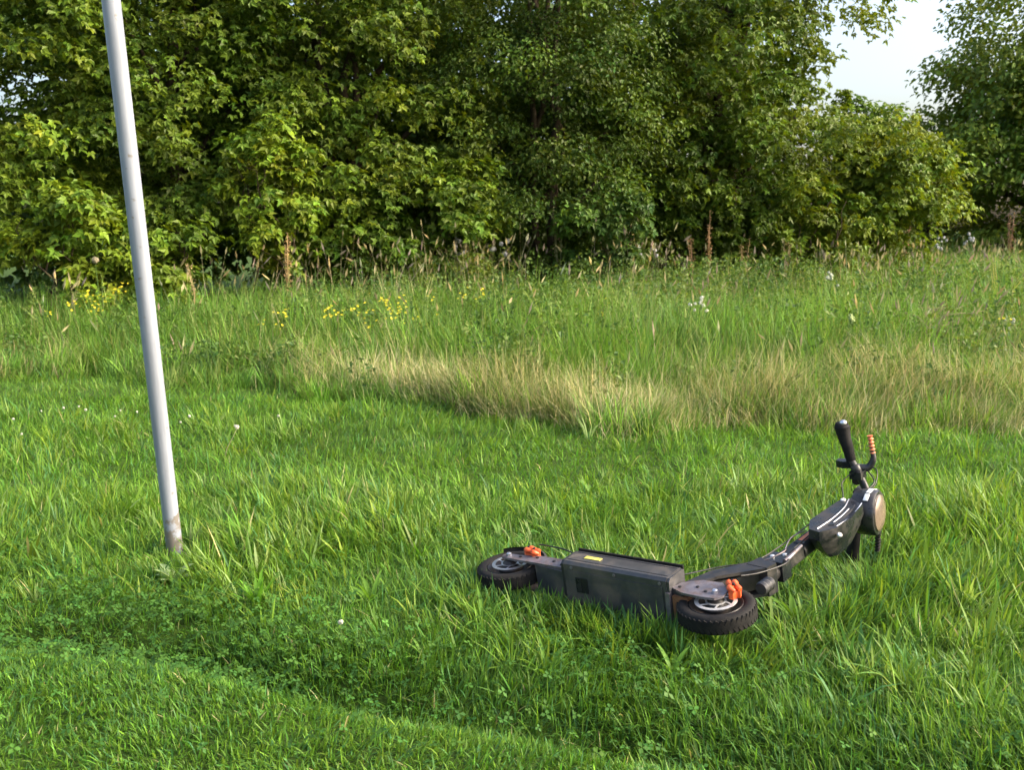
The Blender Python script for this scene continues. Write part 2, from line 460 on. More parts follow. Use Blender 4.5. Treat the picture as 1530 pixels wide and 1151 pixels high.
def lawn_tufts(n, y0, y1, nseg, big):
    x, y = scatter(n, y0, y1, 0.7)
    d = y - rut_line(x); e = meadow_edge(x) - y
    n1, n2 = vnoise(x, y, 0.55, 24), vnoise(x, y, 0.2, 25)
    lush = (sstep(0.5, 1.5, d) if big else sstep(0.3, 0.8, d)) * (0.3 + 0.7 * sstep(0.5, 2.2, e))
    k = (e > -0.1) & (d > 0.2) & (rng.random(n) < lush * (0.25 + 1.0 * sstep(0.3, 0.7, n1)))
    x, y, n1, n2, lush = x[k], y[k], n1[k], n2[k], lush[k]; m = len(x)
    h = (0.070 + 0.085 * n1 + 0.035 * n2) * rng.uniform(0.65, 1.25, m) * (1.15 if big else 1)
    w = rng.uniform(0.0065, 0.0125, m) if big else rng.uniform(0.0045, 0.0075, m)
    pal = np.array([G_LIGHT * 0.95, G_MID * 1.15, G_YEL * 0.9, G_BLUE * 1.3, rgb(0.20, 0.30, 0.09)])
    base_c = pal[rng.choice(5, m, p=(0.40, 0.28, 0.12, 0.10, 0.10))] * np.exp(rng.normal(0, 0.18, m))[:, None]
    def cf(i, q):
        c = base_c[i] * tint(q, (1, 1, 1), 0.16, 0.09).clip(0, 1.6)
        s_ = rng.random(q) < 0.014; c[s_] = tint(s_.sum(), STRAW * rgb(0.75, 0.8, 0.7), 0.2, 0.05)
        return np.clip(c, 0.004, 0.8)
    return tufts(x, y, 7 if big else 11, h, w, rng.uniform(0.012, 0.045, m), cf, nseg)
b = Batch()
b.add(*lawn_tufts(4200, 2.3, 5.0, 3, True))
b.add(*lawn_tufts(4200, 2.3, 5.0, 3, False))
b.add(*lawn_tufts(5600, 5.0, 9.0, 2, True))
# grass standing up along the underside of the fallen scooter
def fringe():
    P = []
    for k in range(150):
        f = k / 149
        q = sl(0.08 + 0.70 * f, 0.06, random.uniform(-0.03, 0.055))
        P.append((q.x, q.y, (0.085 + 0.06 * f) * random.uniform(0.6, 1.15)))
    for k in range(40):
        a = random.uniform(2.6, 5.4)
        q = sl(0.155 * math.cos(a) * random.uniform(0.95, 1.25), 0.03, 0.128 + 0.155 * math.sin(a) * random.uniform(0.95, 1.2))
        P.append((q.x, q.y, random.uniform(0.06, 0.11)))
    for k in range(46):
        a = random.uniform(2.4, 5.6)
        q = sl(WB + 0.158 * math.cos(a) * random.uniform(0.95, 1.25), 0.03, 0.128 + 0.158 * math.sin(a) * random.uniform(0.95, 1.25))
        P.append((q.x, q.y, random.uniform(0.09, 0.15)))
    for k in range(70):
        q = sl(random.uniform(1.05, 1.22), 0.05, random.uniform(0.45, 1.0))
        P.append((q.x, q.y, random.uniform(0.13, 0.21)))
    P = np.array(P); m = len(P)
    pal = np.array([G_LIGHT * 0.9, G_MID * 1.1, G_BLUE * 1.2])[rng.choice(3, m)] * np.exp(rng.normal(0, 0.2, m))[:, None]
    cf = lambda i, q: np.clip(pal[i] * tint(q, (1, 1, 1), 0.16, 0.09).clip(0, 1.6), 0.004, 0.8)
    return tufts(P[:, 0], P[:, 1], 12, P[:, 2], rng.uniform(0.0035, 0.007, m), rng.uniform(0.01, 0.035, m), cf, 3, 0.05, 0.5, (0.45, 0.5))
CAPS_FULL = list(CAPS)
CAPS[:] = CAPS[:0] + [(np.array((50.0, 50.0)), np.array((50.0, 50.0)), 0.1, 9.0)]
b.add(*fringe())
CAPS[:] = CAPS_FULL
tag(link('broad_grass', b.mesh('broad_grass'), M['grass']), 'broad light green grass blades in tufts around the scooter', 'grass', kind='stuff')

# small round clover leaves in the rut and by the mown strip
def clover(n):
    x, y = scatter(n * 3, 2.1, 4.6, 0.6)
    d = y - rut_line(x)
    pr = np.exp(-((d - 0.28) / 0.32) ** 2) * sstep(0.25, 0.6, vnoise(x, y, 0.5, 41)) * (1 - 0.7 * sstep(0.0, 1.2, x)) + 0.10 * sstep(0.35, 0.7, vnoise(x, y, 0.35, 43))
    lim, _, _ = capsule_limit(x, y)
    k = (rng.random(len(x)) < pr) & (lim > 1)
    x, y = x[k], y[k]; m = len(x)
    hz = gz(x, y) + rng.uniform(0.02, 0.085, m)
    r = rng.uniform(0.007, 0.013, m); a0 = rng.uniform(0, 6.28, m)
    tilt = rng.normal(0, 0.35, (m, 2))
    c = tint(m, rgb(0.06, 0.15, 0.025), 0.22, 0.1)
    V = np.zeros((m, 3, 4, 3)); C = np.zeros((m, 3, 4, 3))
    for j in range(3):
        a = a0 + j * 2.094
        for q, (rr, da) in enumerate(((0.05, 0), (0.75, -0.62), (1.15, 0), (0.75, 0.62))):
            ox, oy = r * rr * 1.25 * np.cos(a + da), r * rr * 1.25 * np.sin(a + da)
            V[:, j, q] = np.stack([x + ox, y + oy, hz + ox * tilt[:, 0] + oy * tilt[:, 1] - (0.15 * r if q == 2 else 0)], 1)
            C[:, j, q] = c * (1.15 if q == 2 else 1)
    Q = np.arange(m * 12).reshape(-1, 4)
    return V.reshape(-1, 3), Q, None, C.reshape(-1, 3)
b = Batch(); b.add(*clover(12000))
tag(link('clover_leaves', b.mesh('clover_leaves'), M['grass']), 'small three-part clover leaves low in the rut', 'clover', kind='stuff')

# ------------------------------------------------------------------ meadow
def tree_line(x):        # how far the tall grass reaches back
    return np.interp(x, [-9, -5, 0, 2.5, 4.5, 7, 14], [12.3, 12.6, 14.6, 16.0, 20.0, 27.0, 29.0])
def meadow(n, e0, e1, hg, wid, cfun, nseg=2, ymax=30, lean=0.22, curl=0.55, pr=None):
    x, y = scatter(n, 6.2, ymax, 0.9)
    e = y - meadow_edge(x)
    k = (e > e0) & (e < e1) & (y < tree_line(x))
    if pr is not None: k &= rng.random(n) < pr(x, y, e)
    x, y, e = x[k], y[k], e[k]; m = len(x)
    n1, n2 = vnoise(x, y, 0.8, 51), vnoise(x, y, 0.3, 52)
    h = hg(x, y, e, n1, n2) * rng.uniform(0.6, 1.2, m)
    w = wid * np.clip(y / 8.0, 0.8, 2.4) * rng.uniform(0.6, 1.3, m)
    c = cfun(x, y, e, n1, n2, m)
    az = vnoise(x, y, 1.1, 55) * 8 + rng.normal(0, 1.2, m)
    base = np.stack([x, y, gz(x, y) - 0.005], 1)
    return blades(base, h, w, az, np.abs(rng.normal(lean, 0.26, m)), rng.normal(curl, 0.5, m), c, c * 1.1 + 0.012, nseg)

def h_meadow(x, y, e, n1, n2):
    return 0.30 + 0.34 * sstep(0.2, 2.6, e) + 0.18 * sstep(3, 7, e) + 0.22 * (n1 - 0.5) + 0.12 * (n2 - 0.5)
def c_meadow(x, y, e, n1, n2, m):
    c = tint(m, rgb(0.085, 0.175, 0.030), 0.22, 0.16)
    g = vnoise(x, y, 1.7, 61)
    c = c * (0.8 + 0.5 * g)[:, None]
    pale = sstep(0.45, 0.9, vnoise(x, y, 1.2, 62) + 0.06 * (e - 3))
    s = rng.random(m) < 0.10 + 0.30 * pale
    c[s] = tint(s.sum(), rgb(0.24, 0.27, 0.10), 0.2, 0.1)
    s = rng.random(m) < 0.04 + 0.06 * sstep(4, 9, e) * pale
    c[s] = tint(s.sum(), STRAW * 0.85, 0.2, 0.06)
    return c
def meadow_tufts(n, ymax, nseg, e0, e1, dry=False):
    x, y = scatter(n, 6.3, ymax, 0.9)
    e = y - meadow_edge(x)
    k = (e > e0) & (e < e1) & (y < tree_line(x))
    x, y, e = x[k], y[k], e[k]; m = len(x)
    h = (h_meadow(x, y, e, vnoise(x, y, 0.8, 51), vnoise(x, y, 0.3, 52))) * rng.uniform(0.45, 1.2, m)
    pale = sstep(0.35, 0.9, vnoise(x, y, 1.2, 62) + 0.05 * (e - 3))
    pal = np.array([rgb(0.100, 0.225, 0.026), rgb(0.16, 0.30, 0.040), rgb(0.22, 0.30, 0.08), rgb(0.085, 0.20, 0.045), STRAW * 0.8])
    pr = rng.random(m) + 0.28 * (pale - 0.5)
    base_c = pal[np.select([pr < 0.38, pr < 0.66, pr < 0.83, pr < 0.94], [0, 1, 2, 3], 4)] * np.exp(rng.normal(0, 0.30, m))[:, None]
    def cf(i, q): return np.clip(base_c[i] * tint(q, (1, 1, 1), 0.16, 0.1).clip(0, 1.7), 0.004, 0.8)
    return tufts(x, y, 16, h, 0.0062 * np.clip(y / 8, 0.85, 2.4), rng.uniform(0.03, 0.10, m) * np.clip(y / 9, 1, 2), cf, nseg, 0.08, 0.42, (0.5, 0.4))
b = Batch()
b.add(*meadow_tufts(9500, 12.0, 3, 0.1, 4.2))
b.add(*meadow_tufts(11000, 28.0, 2, 3.4, 30))
b.add(*meadow(26000, 0.15, 4.0, h_meadow, 0.0055, c_meadow, 2, ymax=12))
tag(link('meadow_grass', b.mesh('meadow_grass'), M['grass']), 'tall uncut green meadow grass between the lawn and the trees', 'grass', kind='stuff')

# dry straw along the edge of the uncut grass
def pr_dry(x, y, e):
    return np.clip(np.exp(-((e - 0.35 - 0.9 * vnoise(x, y, 0.7, 73)) / 0.42) ** 2) * sstep(-2.9, -0.2, x) * (0.18 + 0.55 * sstep(0.3, 0.8, vnoise(x, y, 0.4, 71))) + 0.45 * np.exp(-((e - 0.2) / 0.22) ** 2) * sstep(-1.0, 0.2, x) * (0.3 + 0.7 * sstep(0.25, 0.6, vnoise(x, y, 0.35, 72))) * sstep(-0.4, 2.5, x), 0, 1)
def h_dry(x, y, e, n1, n2): return (0.24 + 0.22 * n1 + 0.16 * n2 + 0.1 * sstep(0.3, 1.2, e)) * (0.35 + 0.65 * sstep(-0.15, 0.5, e))
def c_dry(x, y, e, n1, n2, m):
    c = tint(m, STRAW * 1.1, 0.25, 0.07)
    s = rng.random(m) < 0.5
    c[s] = tint(s.sum(), rgb(0.19, 0.24, 0.06), 0.2, 0.12)
    return c
b = Batch()
b.add(*meadow(360000, -0.15, 2.6, h_dry, 0.0055, c_dry, 2, ymax=10.6, lean=0.42, curl=0.7, pr=pr_dry))
tag(link('dry_grass', b.mesh('dry_grass'), M['straw']), 'straw coloured dry grass along the edge of the uncut meadow', 'grass', kind='stuff')

# seed heads above the meadow
def seed_heads(n):
    x, y = scatter(n * 3, 7.2, 26, 0.9)
    e = y - meadow_edge(x); tl = tree_line(x)
    k = (e > 0.5) & (y < tl + 0.3) & (rng.random(len(x)) < (0.16 + 0.5 * (1 - sstep(0.2, 3.5, tl - y))) * (0.06 + 1.6 * sstep(0.5, 0.85, vnoise(x, y, 0.6, 77))))
    x, y, e, tl = x[k], y[k], e[k], tl[k]; m = len(x)
    h = h_meadow(x, y, e, 0.5, 0.5) * rng.uniform(1.0, 1.35, m) + 0.55 * (1 - sstep(0.3, 3.5, tl - y)) * rng.random(m) ** 1.6
    az = rng.uniform(0, 6.28, m); lean = np.abs(rng.normal(0.1, 0.1, m)); curl = np.abs(rng.normal(0.35, 0.35, m))
    c = tint(m, rgb(0.36, 0.33, 0.18), 0.28, 0.10)
    s = rng.random(m) < 0.2; c[s] = tint(s.sum(), rgb(0.30, 0.25, 0.20), 0.2, 0.05)
    base = np.stack([x, y, gz(x, y)], 1)
    w = 0.0030 * np.clip(y / 8, 0.9, 2.2)
    out = [blades(base, h, w, az, lean, curl, c * 0.8, c, 3, taper=1.0)]
    tips = out[0][0].reshape(m, 7, 3)
    p1 = (tips[:, 4] + tips[:, 5]) / 2; p2 = tips[:, 6]
    ax = p2 - p1; ln = np.linalg.norm(ax, axis=1)[:, None]; ax = ax / (ln + 1e-6)
    p1 = p2 - ax * rng.uniform(0.07, 0.16, m)[:, None]
    sd = np.cross(ax, rng.normal(0, 1, (m, 3))); sd /= np.linalg.norm(sd, axis=1)[:, None] + 1e-6
    sd2 = np.cross(ax, sd)
    wd = rng.uniform(0.006, 0.013, m)[:, None] * np.clip(y / 9, 0.8, 1.8)[:, None]
    mid = p1 * 0.55 + p2 * 0.45
    V = np.stack([p1, mid + sd * wd, mid - sd * wd, mid + sd2 * wd, mid - sd2 * wd, p2 + ax * 0.01], 1)
    off = (np.arange(m) * 6)[:, None]
    Q = np.concatenate([off + np.array([0, 1, 5, 2]), off + np.array([0, 3, 5, 4])])
    return out[0], (V.reshape(-1, 3), Q, None, np.repeat(c, 6, 0))
b = Batch()
s1, s2 = seed_heads(9500)
b.add(*s1); b.add(*s2)
tag(link('seed_grass', b.mesh('seed_grass'), M['straw']), 'tan flowering grass stalks with seed heads before the trees', 'grass', kind='stuff')

# ------------------------------------------------------------------ trees
def tube(path, radii, sides=7):
    P = np.asarray(path, float); n = len(P)
    T = np.gradient(P, axis=0); T /= np.linalg.norm(T, axis=1)[:, None] + 1e-9
    ref = np.array([0.31, 0.87, 0.38])
    A = np.cross(T, ref); A /= np.linalg.norm(A, axis=1)[:, None] + 1e-9
    B = np.cross(T, A)
    ang = np.arange(sides) * 2 * math.pi / sides
    V = P[:, None, :] + (A[:, None, :] * np.cos(ang)[None, :, None] + B[:, None, :] * np.sin(ang)[None, :, None]) * np.asarray(radii)[:, None, None]
    i = np.arange((n - 1) * sides).reshape(n - 1, sides)
    j = np.roll(i, -1, axis=1)
    Q = np.stack([i, j, j + sides, i + sides], -1).reshape(-1, 4)
    V = V.reshape(-1, 3)
    # closed ends
    V = np.concatenate([V, P[:1], P[-1:]])
    c0, c1 = n * sides, n * sides + 1
    k = np.arange(sides); k2 = np.roll(k, -1)
    T3 = np.concatenate([np.stack([k2, k, np.full(sides, c0)], 1), np.stack([k + (n - 1) * sides, k2 + (n - 1) * sides, np.full(sides, c1)], 1)])
    return V, Q, T3

def wander(p0, p1, n=7, amp=0.12, sag=0.0):
    t = np.linspace(0, 1, n)[:, None]
    P = np.asarray(p0) * (1 - t) + np.asarray(p1) * t
    P[1:-1] += rng.normal(0, amp, (n - 2, 3)) * 0.5
    P[:, 2] += sag * (t[:, 0] - t[:, 0] ** 2) * 4
    return P

def leaves(pos, out, size, c, kind):
    """pos: where each leaf hangs, out: outward direction; kind 'maple' = three pointed leaflets, 'oval' = one"""
    n = len(pos)
    nrm = out * 0.55 + np.array([0, 0, 0.75]) + rng.normal(0, 0.45, (n, 3))
    nrm /= np.linalg.norm(nrm, axis=1)[:, None]
    tip = out * 0.8 + np.array([0, 0, -0.35]) + rng.normal(0, 0.6, (n, 3))
    tip -= nrm * np.sum(tip * nrm, 1)[:, None]
    tip /= np.linalg.norm(tip, axis=1)[:, None] + 1e-6
    sid = np.cross(nrm, tip)
    fans = ((0.0, 1.0, 0.0), (1.05, 0.82, 0.02), (-1.05, 0.82, 0.02)) if kind == 'maple' else ((0.0, 1.0, 0.0),)
    Vs, Cs = [], []
    for a, ls, dn in fans:
        d = tip * math.cos(a) + sid * math.sin(a)
        s = sid * math.cos(a) - tip * math.sin(a)
        L = (size * ls * rng.uniform(0.8, 1.2, n))[:, None]
        W = L * (0.30 if kind == 'maple' else 0.34)
        droop = nrm * L * rng.uniform(0.0, 0.30, n)[:, None]
        p0 = pos + tip * (0.0 if a == 0 else -0.12) * L
        m = p0 + d * L * 0.42
        fold = nrm * W * 0.35
        Vs.append(np.stack([p0, m + s * W + fold, p0 + d * L - droop, m - s * W + fold], 1))
        cc = c[:, None, :] * np.array([1.0, 1.0, 1.12, 1.0])[None, :, None]
        Cs.append(cc)
    V = np.stack(Vs, 1).reshape(-1, 3); C = np.stack(Cs, 1).reshape(-1, 3)
    i = np.arange(len(V) // 4)[:, None] * 4
    T = np.concatenate([i + np.array([0, 1, 2]), i + np.array([0, 2, 3])])
    return V, None, T, C

def crown_points(centre, rad, nclump, per, cr, lo=0.35, hollow=0.5, gap=None):
    """leaf clumps spread through an uneven ellipsoid: most near its skin, some inside"""
    u = rng.normal(0, 1, (nclump, 3)); u /= np.linalg.norm(u, axis=1)[:, None]
    r = np.where(rng.random(nclump) < 0.68, rng.uniform(0.74, 1.06, nclump), rng.uniform(0.25, 0.75, nclump))
    lump = 0.82 + 0.36 * vnoise(np.arctan2(u[:, 0], u[:, 1]) * 3, u[:, 2] * 3, 0.9, int(abs(centre[0]) * 97) % 991)
    cc = np.asarray(centre) + u * np.asarray(rad) * (r * lump)[:, None]
    k = cc[:, 2] > lo
    if gap is not None: k &= ~gap(cc)
    cc, u = cc[k], u[k]
    m = len(cc)
    sz = cr * rng.uniform(0.55, 1.35, m)
    nper = np.maximum(8, (per * (sz / cr) ** 2 * rng.uniform(0.7, 1.2, m))).astype(int)
    nper = np.where(cc[:, 2] > 5.4, nper // 3, nper)
    idx = np.repeat(np.arange(m), nper)
    v = rng.normal(0, 1, (len(idx), 3)); v /= np.linalg.norm(v, axis=1)[:, None]
    # a spray: long along the outward axis, drooping, thicker on its upper skin
    o = u[idx].copy(); o[:, 2] *= 0.3; o /= np.linalg.norm(o, axis=1)[:, None] + 1e-6
    rr = rng.random(len(idx)) ** 0.5
    v[:, 2] *= 0.62
    p = cc[idx] + v * (sz[idx] * rr)[:, None] + o * (rng.random(len(idx)) * 0.6 * sz[idx])[:, None]
    p[:, 2] -= 0.25 * (np.sum((p - cc[idx]) ** 2, 1)) / (sz[idx] + 0.1)
    out = v * 0.7 + o * 0.6
    out /= np.linalg.norm(out, axis=1)[:, None] + 1e-6
    k = p[:, 2] > lo * 0.5
    return p[k], out[k], idx[k], cc, m

def make_tree(name, label, base, height, rad, cz, nclump, per, cr, leaf, size, kind, group=None, cat='tree', nlimb=7, stems=1, tr=0.11, lo=0.35, gap=None, sun_tint=None):
    x0, y0 = base
    z0 = float(gz(x0, y0))
    root = empty(name, (x0, y0, z0))
    tag(root, label, cat, group)
    org = np.array([x0, y0, z0])
    def part(nm, V, Q, T, mat, cols=None, smooth=True):
        return link(nm, mesh_np(nm, np.asarray(V) - org, T, Q, cols, smooth), mat, root)
    p, out, idx, cc, m = crown_points((x0, y0, z0 + cz), rad, nclump, per, cr, lo, gap=gap)
    # wood
    for s in range(stems):
        a = rng.uniform(0, 6.28); off = 0.0 if stems == 1 else 0.16
        b0 = org + np.array([math.cos(a) * off, math.sin(a) * off, -0.08])
        top = org + np.array([rng.normal(0, 0.12) * rad[0] + math.cos(a) * off * 3, rng.normal(0, 0.12) * rad[1], height * 0.8])
        path = wander(b0, top, 9, 0.10)
        rr = 0.75 * tr / math.sqrt(stems) * np.linspace(1.25, 0.22, 9)
        part('trunk', *tube(path, rr, 9), M['bark'])
        picks = rng.choice(m, min(nlimb, m), replace=False)
        for q in picks:
            tgt = cc[q]
            zt = np.clip((tgt[2] - z0) * 0.55, 0.25, height * 0.7)
            t = zt / (height * 0.8) * 8
            i0 = int(min(7, t)); p0 = path[i0] * (1 - (t - i0)) + path[i0 + 1] * (t - i0)
            part('limb', *tube(wander(p0, tgt, 7, 0.10, 0.12), tr * np.linspace(0.42, 0.07, 7), 6), M['bark'])
    # crown
    n = len(p)
    c = tint(n, leaf, 0.20, 0.10)
    cl = np.exp(rng.normal(0, 0.16, m)); cy = rng.normal(0, 0.09, m)
    c = c * cl[idx][:, None] * np.stack([1 + cy[idx], 1 + 0.2 * cy[idx], 1 - 0.3 * cy[idx]], 1)
    if sun_tint is not None:                          # sunlit yellow painted into the leaf colour where the mask is high
        w = sun_tint(p)[:, None]
        c = c * (1 - w) + tint(n, rgb(0.135, 0.180, 0.016), 0.2, 0.08) * w
    V, Q, T, C = leaves(p, out, np.full(n, size), np.clip(c, 0.004, 0.6), kind)
    part('crown', V, Q, T, M['leaf'], C, False)
    return root

L_MAPLE = rgb(0.078, 0.130, 0.011)
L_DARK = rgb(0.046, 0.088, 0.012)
L_FRESH = rgb(0.112, 0.172, 0.013)
# the sky gap on the right and the thin place on the left stay free of clumps
def gap_right(q):
    u = 765 + 1500 * q[:, 0] / q[:, 1]
    z = q[:, 2]
    return (u > 1222) & (z > 3.0) & ~((z > 4.6) & (u < 1330) & (rng.random(len(u)) < 0.5))
def gap_left(q):
    u = 765 + 1500 * q[:, 0] / q[:, 1]; v = 340 - 1500 * (q[:, 2] - CAM_H) / q[:, 1]
    return (u > -35) & (u < 116) & (v > 86) & (v < 182)
TG = 'maple trees along the edge of the meadow'
def spot(u, y): return ((u - 765) / 1500 * y, y)
make_tree('maple_tree', 'light green maple with thin foliage, left of the pole, sky showing through it', spot(-30, 13.2), 7.2, (2.0, 1.6, 3.3), 3.6, 290, 62, 0.38, L_FRESH, 0.092, 'maple', TG, gap=gap_left, tr=0.13, lo=0.95)
make_tree('maple_tree', 'dense maple right behind the leaning pole', spot(270, 14.4), 7.8, (2.1, 1.7, 3.7), 3.8, 390, 64, 0.38, L_MAPLE, 0.092, 'maple', TG, lo=1.15, tr=0.15)
make_tree('maple_tree', 'maple with reddish brown trunk showing between yellowish sprays', spot(520, 15.0), 8.0, (2.0, 1.7, 3.8), 3.8, 390, 64, 0.38, L_MAPLE * rgb(1.06, 1.02, 1), 0.092, 'maple', TG, lo=0.6, stems=2, tr=0.16)
make_tree('small_leaved_tree', 'dark green small-leaved tree between the maples, leaves down to the grass', spot(815, 15.6), 7.5, (1.75, 1.5, 3.6), 3.55, 330, 170, 0.40, L_DARK * rgb(1.25, 1.15, 1.0), 0.07, 'oval', None, tr=0.12, stems=2)
make_tree('maple_tree', 'broad dark maple beside the gap of white sky, sunlit yellow painted into its outer leaves', spot(1085, 17.2), 8.6, (2.9, 2.0, 4.0), 4.0, 520, 72, 0.42, L_MAPLE * 0.95, 0.098, 'maple', TG, tr=0.2, gap=gap_right, stems=2,
          sun_tint=lambda p: 0.65 * sstep(1130, 1330, 765 + 1500 * p[:, 0] / p[:, 1]))
make_tree('young_maple', 'low yellowish young maple below the white sky gap', spot(1295, 17.6), 3.4, (1.25, 1.0, 1.62), 1.62, 140, 60, 0.40, rgb(0.115, 0.175, 0.016), 0.10, 'maple', None, tr=0.06, nlimb=5)
make_tree('round_tree', 'dusky green fine-leaved tree standing alone past the sky gap', spot(1568, 26.0), 9.5, (3.2, 2.6, 4.7), 4.6, 560, 130, 0.60, rgb(0.125, 0.180, 0.024), 0.15, 'oval', None, tr=0.24)
make_tree('round_tree', 'smaller olive green tree filling the foot of the sky gap', spot(1375, 29.0), 4.6, (2.3, 2.0, 2.3), 2.2, 150, 90, 0.6, rgb(0.085, 0.125, 0.016), 0.12, 'oval', None, tr=0.14)
# second row, added behind the first to darken it and cut light leaks
for u, y, hh, rx, lab in ((140, 19.5, 8.6, 2.7, 'added dark backdrop tree behind the leaning pole and the front maples'), (430, 20.5, 9.0, 2.6, 'added dark backdrop tree behind the maple with the reddish trunk'), (700, 21.0, 9.0, 2.7, 'added dark backdrop tree behind the small-leaved tree'), (960, 22.0, 9.2, 2.7, 'added dark backdrop tree behind the broad dark maple')):
    make_tree('backdrop_tree', lab, spot(u, y), hh, (rx, 2.0, hh * 0.5), hh * 0.49, 240, 70, 0.66, L_DARK * 1.1, 0.24, 'oval', 'dark backdrop trees added behind the front row', tr=0.18, nlimb=4,
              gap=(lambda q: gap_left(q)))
# low growth at the foot of the trees
SG = 'young maple shoots at the foot of the trees'
for (u, y, hh, r, lab, lf) in (
        (412, 12.9, 2.55, 0.55, 'upright pale green maple sapling with bare stems at its foot', L_FRESH * 1.1),
        (118, 11.6, 1.75, 0.48, 'pale green maple sapling just left of the leaning pole', L_FRESH * 1.05),
        (245, 12.2, 1.45, 0.40, 'low maple sapling just right of the leaning pole', L_FRESH * 0.9),
        (690, 14.2, 2.3, 0.6, 'bushy maple sapling beside the small-leaved tree', L_MAPLE * 1.25),
        (1215, 16.2, 2.1, 0.75, 'yellow-green maple sapling under the broad maple', rgb(0.115, 0.175, 0.016)),
        (905, 14.7, 1.9, 0.6, 'dark leafy bush at the foot of the small-leaved tree', L_DARK * 1.2),
        (545, 14.0, 2.3, 0.9, 'wide maple sapling under the maple with the reddish trunk', L_MAPLE * 1.05),
        (1010, 16.4, 2.4, 0.9, 'dark maple sapling between the bush and the broad maple', L_MAPLE * 0.9),
        (1238, 18.6, 3.7, 1.1, 'tall slender maple sapling closing the gap beside the broad maple', L_MAPLE * 1.15),
        (1120, 16.6, 1.9, 0.8, 'maple sapling right under the crown of the broad maple', L_MAPLE)):
    make_tree('maple_sapling', lab, spot(u, y), hh, (r, r, hh * 0.45), hh * 0.58, int(34 * r / 0.5), 44, 0.24, lf, 0.10, 'maple', SG, 'sapling', nlimb=4, stems=2, tr=0.03, lo=0.3)

# ------------------------------------------------------------------ leaning pole
pb = PB
d0 = (pb - Vector((0, 0, CAM_H))).dot(Vector((0, CV, -SV)))
pt = at(166, 0, d0 * 0.865)
ax = (pt - pb).normalized()
pole = empty('leaning_pole', pb)
pole.rotation_euler = ax.to_track_quat('Z', 'Y').to_euler()
tag(pole, 'grey galvanised steel pole leaning in the grass', 'pole')
V, Q, T = tube([(0, 0, z) for z in (-0.35, 0.0, 0.5, 1.0, 1.5, 2.0, 2.5, 3.05)], [0.0335] * 8, 40)
link('shaft', mesh_np('shaft', V, T, Q, None, True), M['galv'], pole, 40)
V, Q, T = tube([(0, 0, 3.045), (0, 0, 3.075), (0, 0, 3.085)], [0.0355, 0.0355, 0.028], 40)
link('end_cap', mesh_np('end_cap', V, T, Q, None, True), M['black'], pole, 40)

# ------------------------------------------------------------------ the scooter, built standing, x forwards, y to its left, z up
def bm_obj(name, bm, mat, parent, bevel=0.0, seg=2, smooth=35):
    if bevel:
        bmesh.ops.bevel(bm, geom=[e for e in bm.edges if e.calc_face_angle(0) > 0.35], offset=bevel, segments=seg, affect='EDGES', profile=0.6)
    bmesh.ops.recalc_face_normals(bm, faces=bm.faces)
    me = bpy.data.meshes.new(name)
    bm.to_mesh(me); bm.free()
    return link(name, me, mat, parent, smooth)

def add_prism(bm, pts, y0, y1, axis='y'):
    """polygon in the x-z plane pushed along y (or in x-y along z)"""
    def P(a, b, c): return (a, c, b) if axis == 'y' else ((a, b, c) if axis == 'z' else (c, a, b))
    lo = [bm.verts.new(P(a, b, y0)) for a, b in pts]
    hi = [bm.verts.new(P(a, b, y1)) for a, b in pts]
    bm.faces.new(lo); bm.faces.new(hi[::-1])
    n = len(pts)
    for i in range(n):
        bm.faces.new((lo[i], hi[i], hi[(i + 1) % n], lo[(i + 1) % n]))
def prism(name, pts, y0, y1, mat, parent, bevel=0.004, axis='y', seg=2):
    bm = bmesh.new(); add_prism(bm, pts, y0, y1, axis)
    return bm_obj(name, bm, mat, parent, bevel, seg)
def rect(x0, x1, z0, z1): return [(x0, z0), (x1, z0), (x1, z1), (x0, z1)]

def lathe(name, prof, centre, axis, mat, parent, n=40, closed=True, smooth=40):
    """profile (r, t) turned round an axis through centre"""
    bm = bmesh.new()
    a = Vector(axis).normalized()
    u = a.orthogonal().normalized(); w = a.cross(u)
    rings = []
    for r, t in prof:
        rings.append([bm.verts.new(Vector(centre) + a * t + (u * math.cos(k * 2 * math.pi / n) + w * math.sin(k * 2 * math.pi / n)) * r) for k in range(n)])
    m = len(rings)
    for i in range(m if closed else m - 1):
        A, B = rings[i], rings[(i + 1) % m]
        for k in range(n):
            bm.faces.new((A[k], A[(k + 1) % n], B[(k + 1) % n], B[k]))
    if not closed:
        bm.faces.new(rings[0][::-1]); bm.faces.new(rings[-1])
    return bm_obj(name, bm, mat, parent, 0, smooth=smooth)

def pipe(name, pts, r, mat, parent, sides=14, sub=5):
    pts = [np.array(p, float) for p in pts]
    if len(pts) > 2 and sub > 1:                       # smooth path
        out = []
        for i in range(len(pts) - 1):
            p0, p1, p2, p3 = pts[max(i - 1, 0)], pts[i], pts[i + 1], pts[min(i + 2, len(pts) - 1)]
            for k in range(sub):
                t = k / sub
                out.append(0.5 * (2 * p1 + (p2 - p0) * t + (2 * p0 - 5 * p1 + 4 * p2 - p3) * t * t + (3 * p1 - p0 - 3 * p2 + p3) * t ** 3))
        out.append(pts[-1]); path = out
    else:
        path = pts
    rr = np.interp(np.linspace(0, 1, len(path)), np.linspace(0, 1, len(r)), r) if hasattr(r, '__len__') else [r] * len(path)
    V, Q, T = tube(path, rr, sides)
    return link(name, mesh_np(name, V, T, Q, None, True), mat, parent, 45)

sc = empty('electric_scooter')
sc.matrix_world = S_M
tag(sc, 'black electric scooter lying on its side in the grass', 'scooter')

def bolt(parent, x, y, z, r=0.006, mat='port', h=0.004, s=-1):
    return lathe('bolt', [(r, 0), (r, h), (r * 0.6, h * 1.3)], (x, y, z), (0, s, 0), M[mat], parent, 10, False)

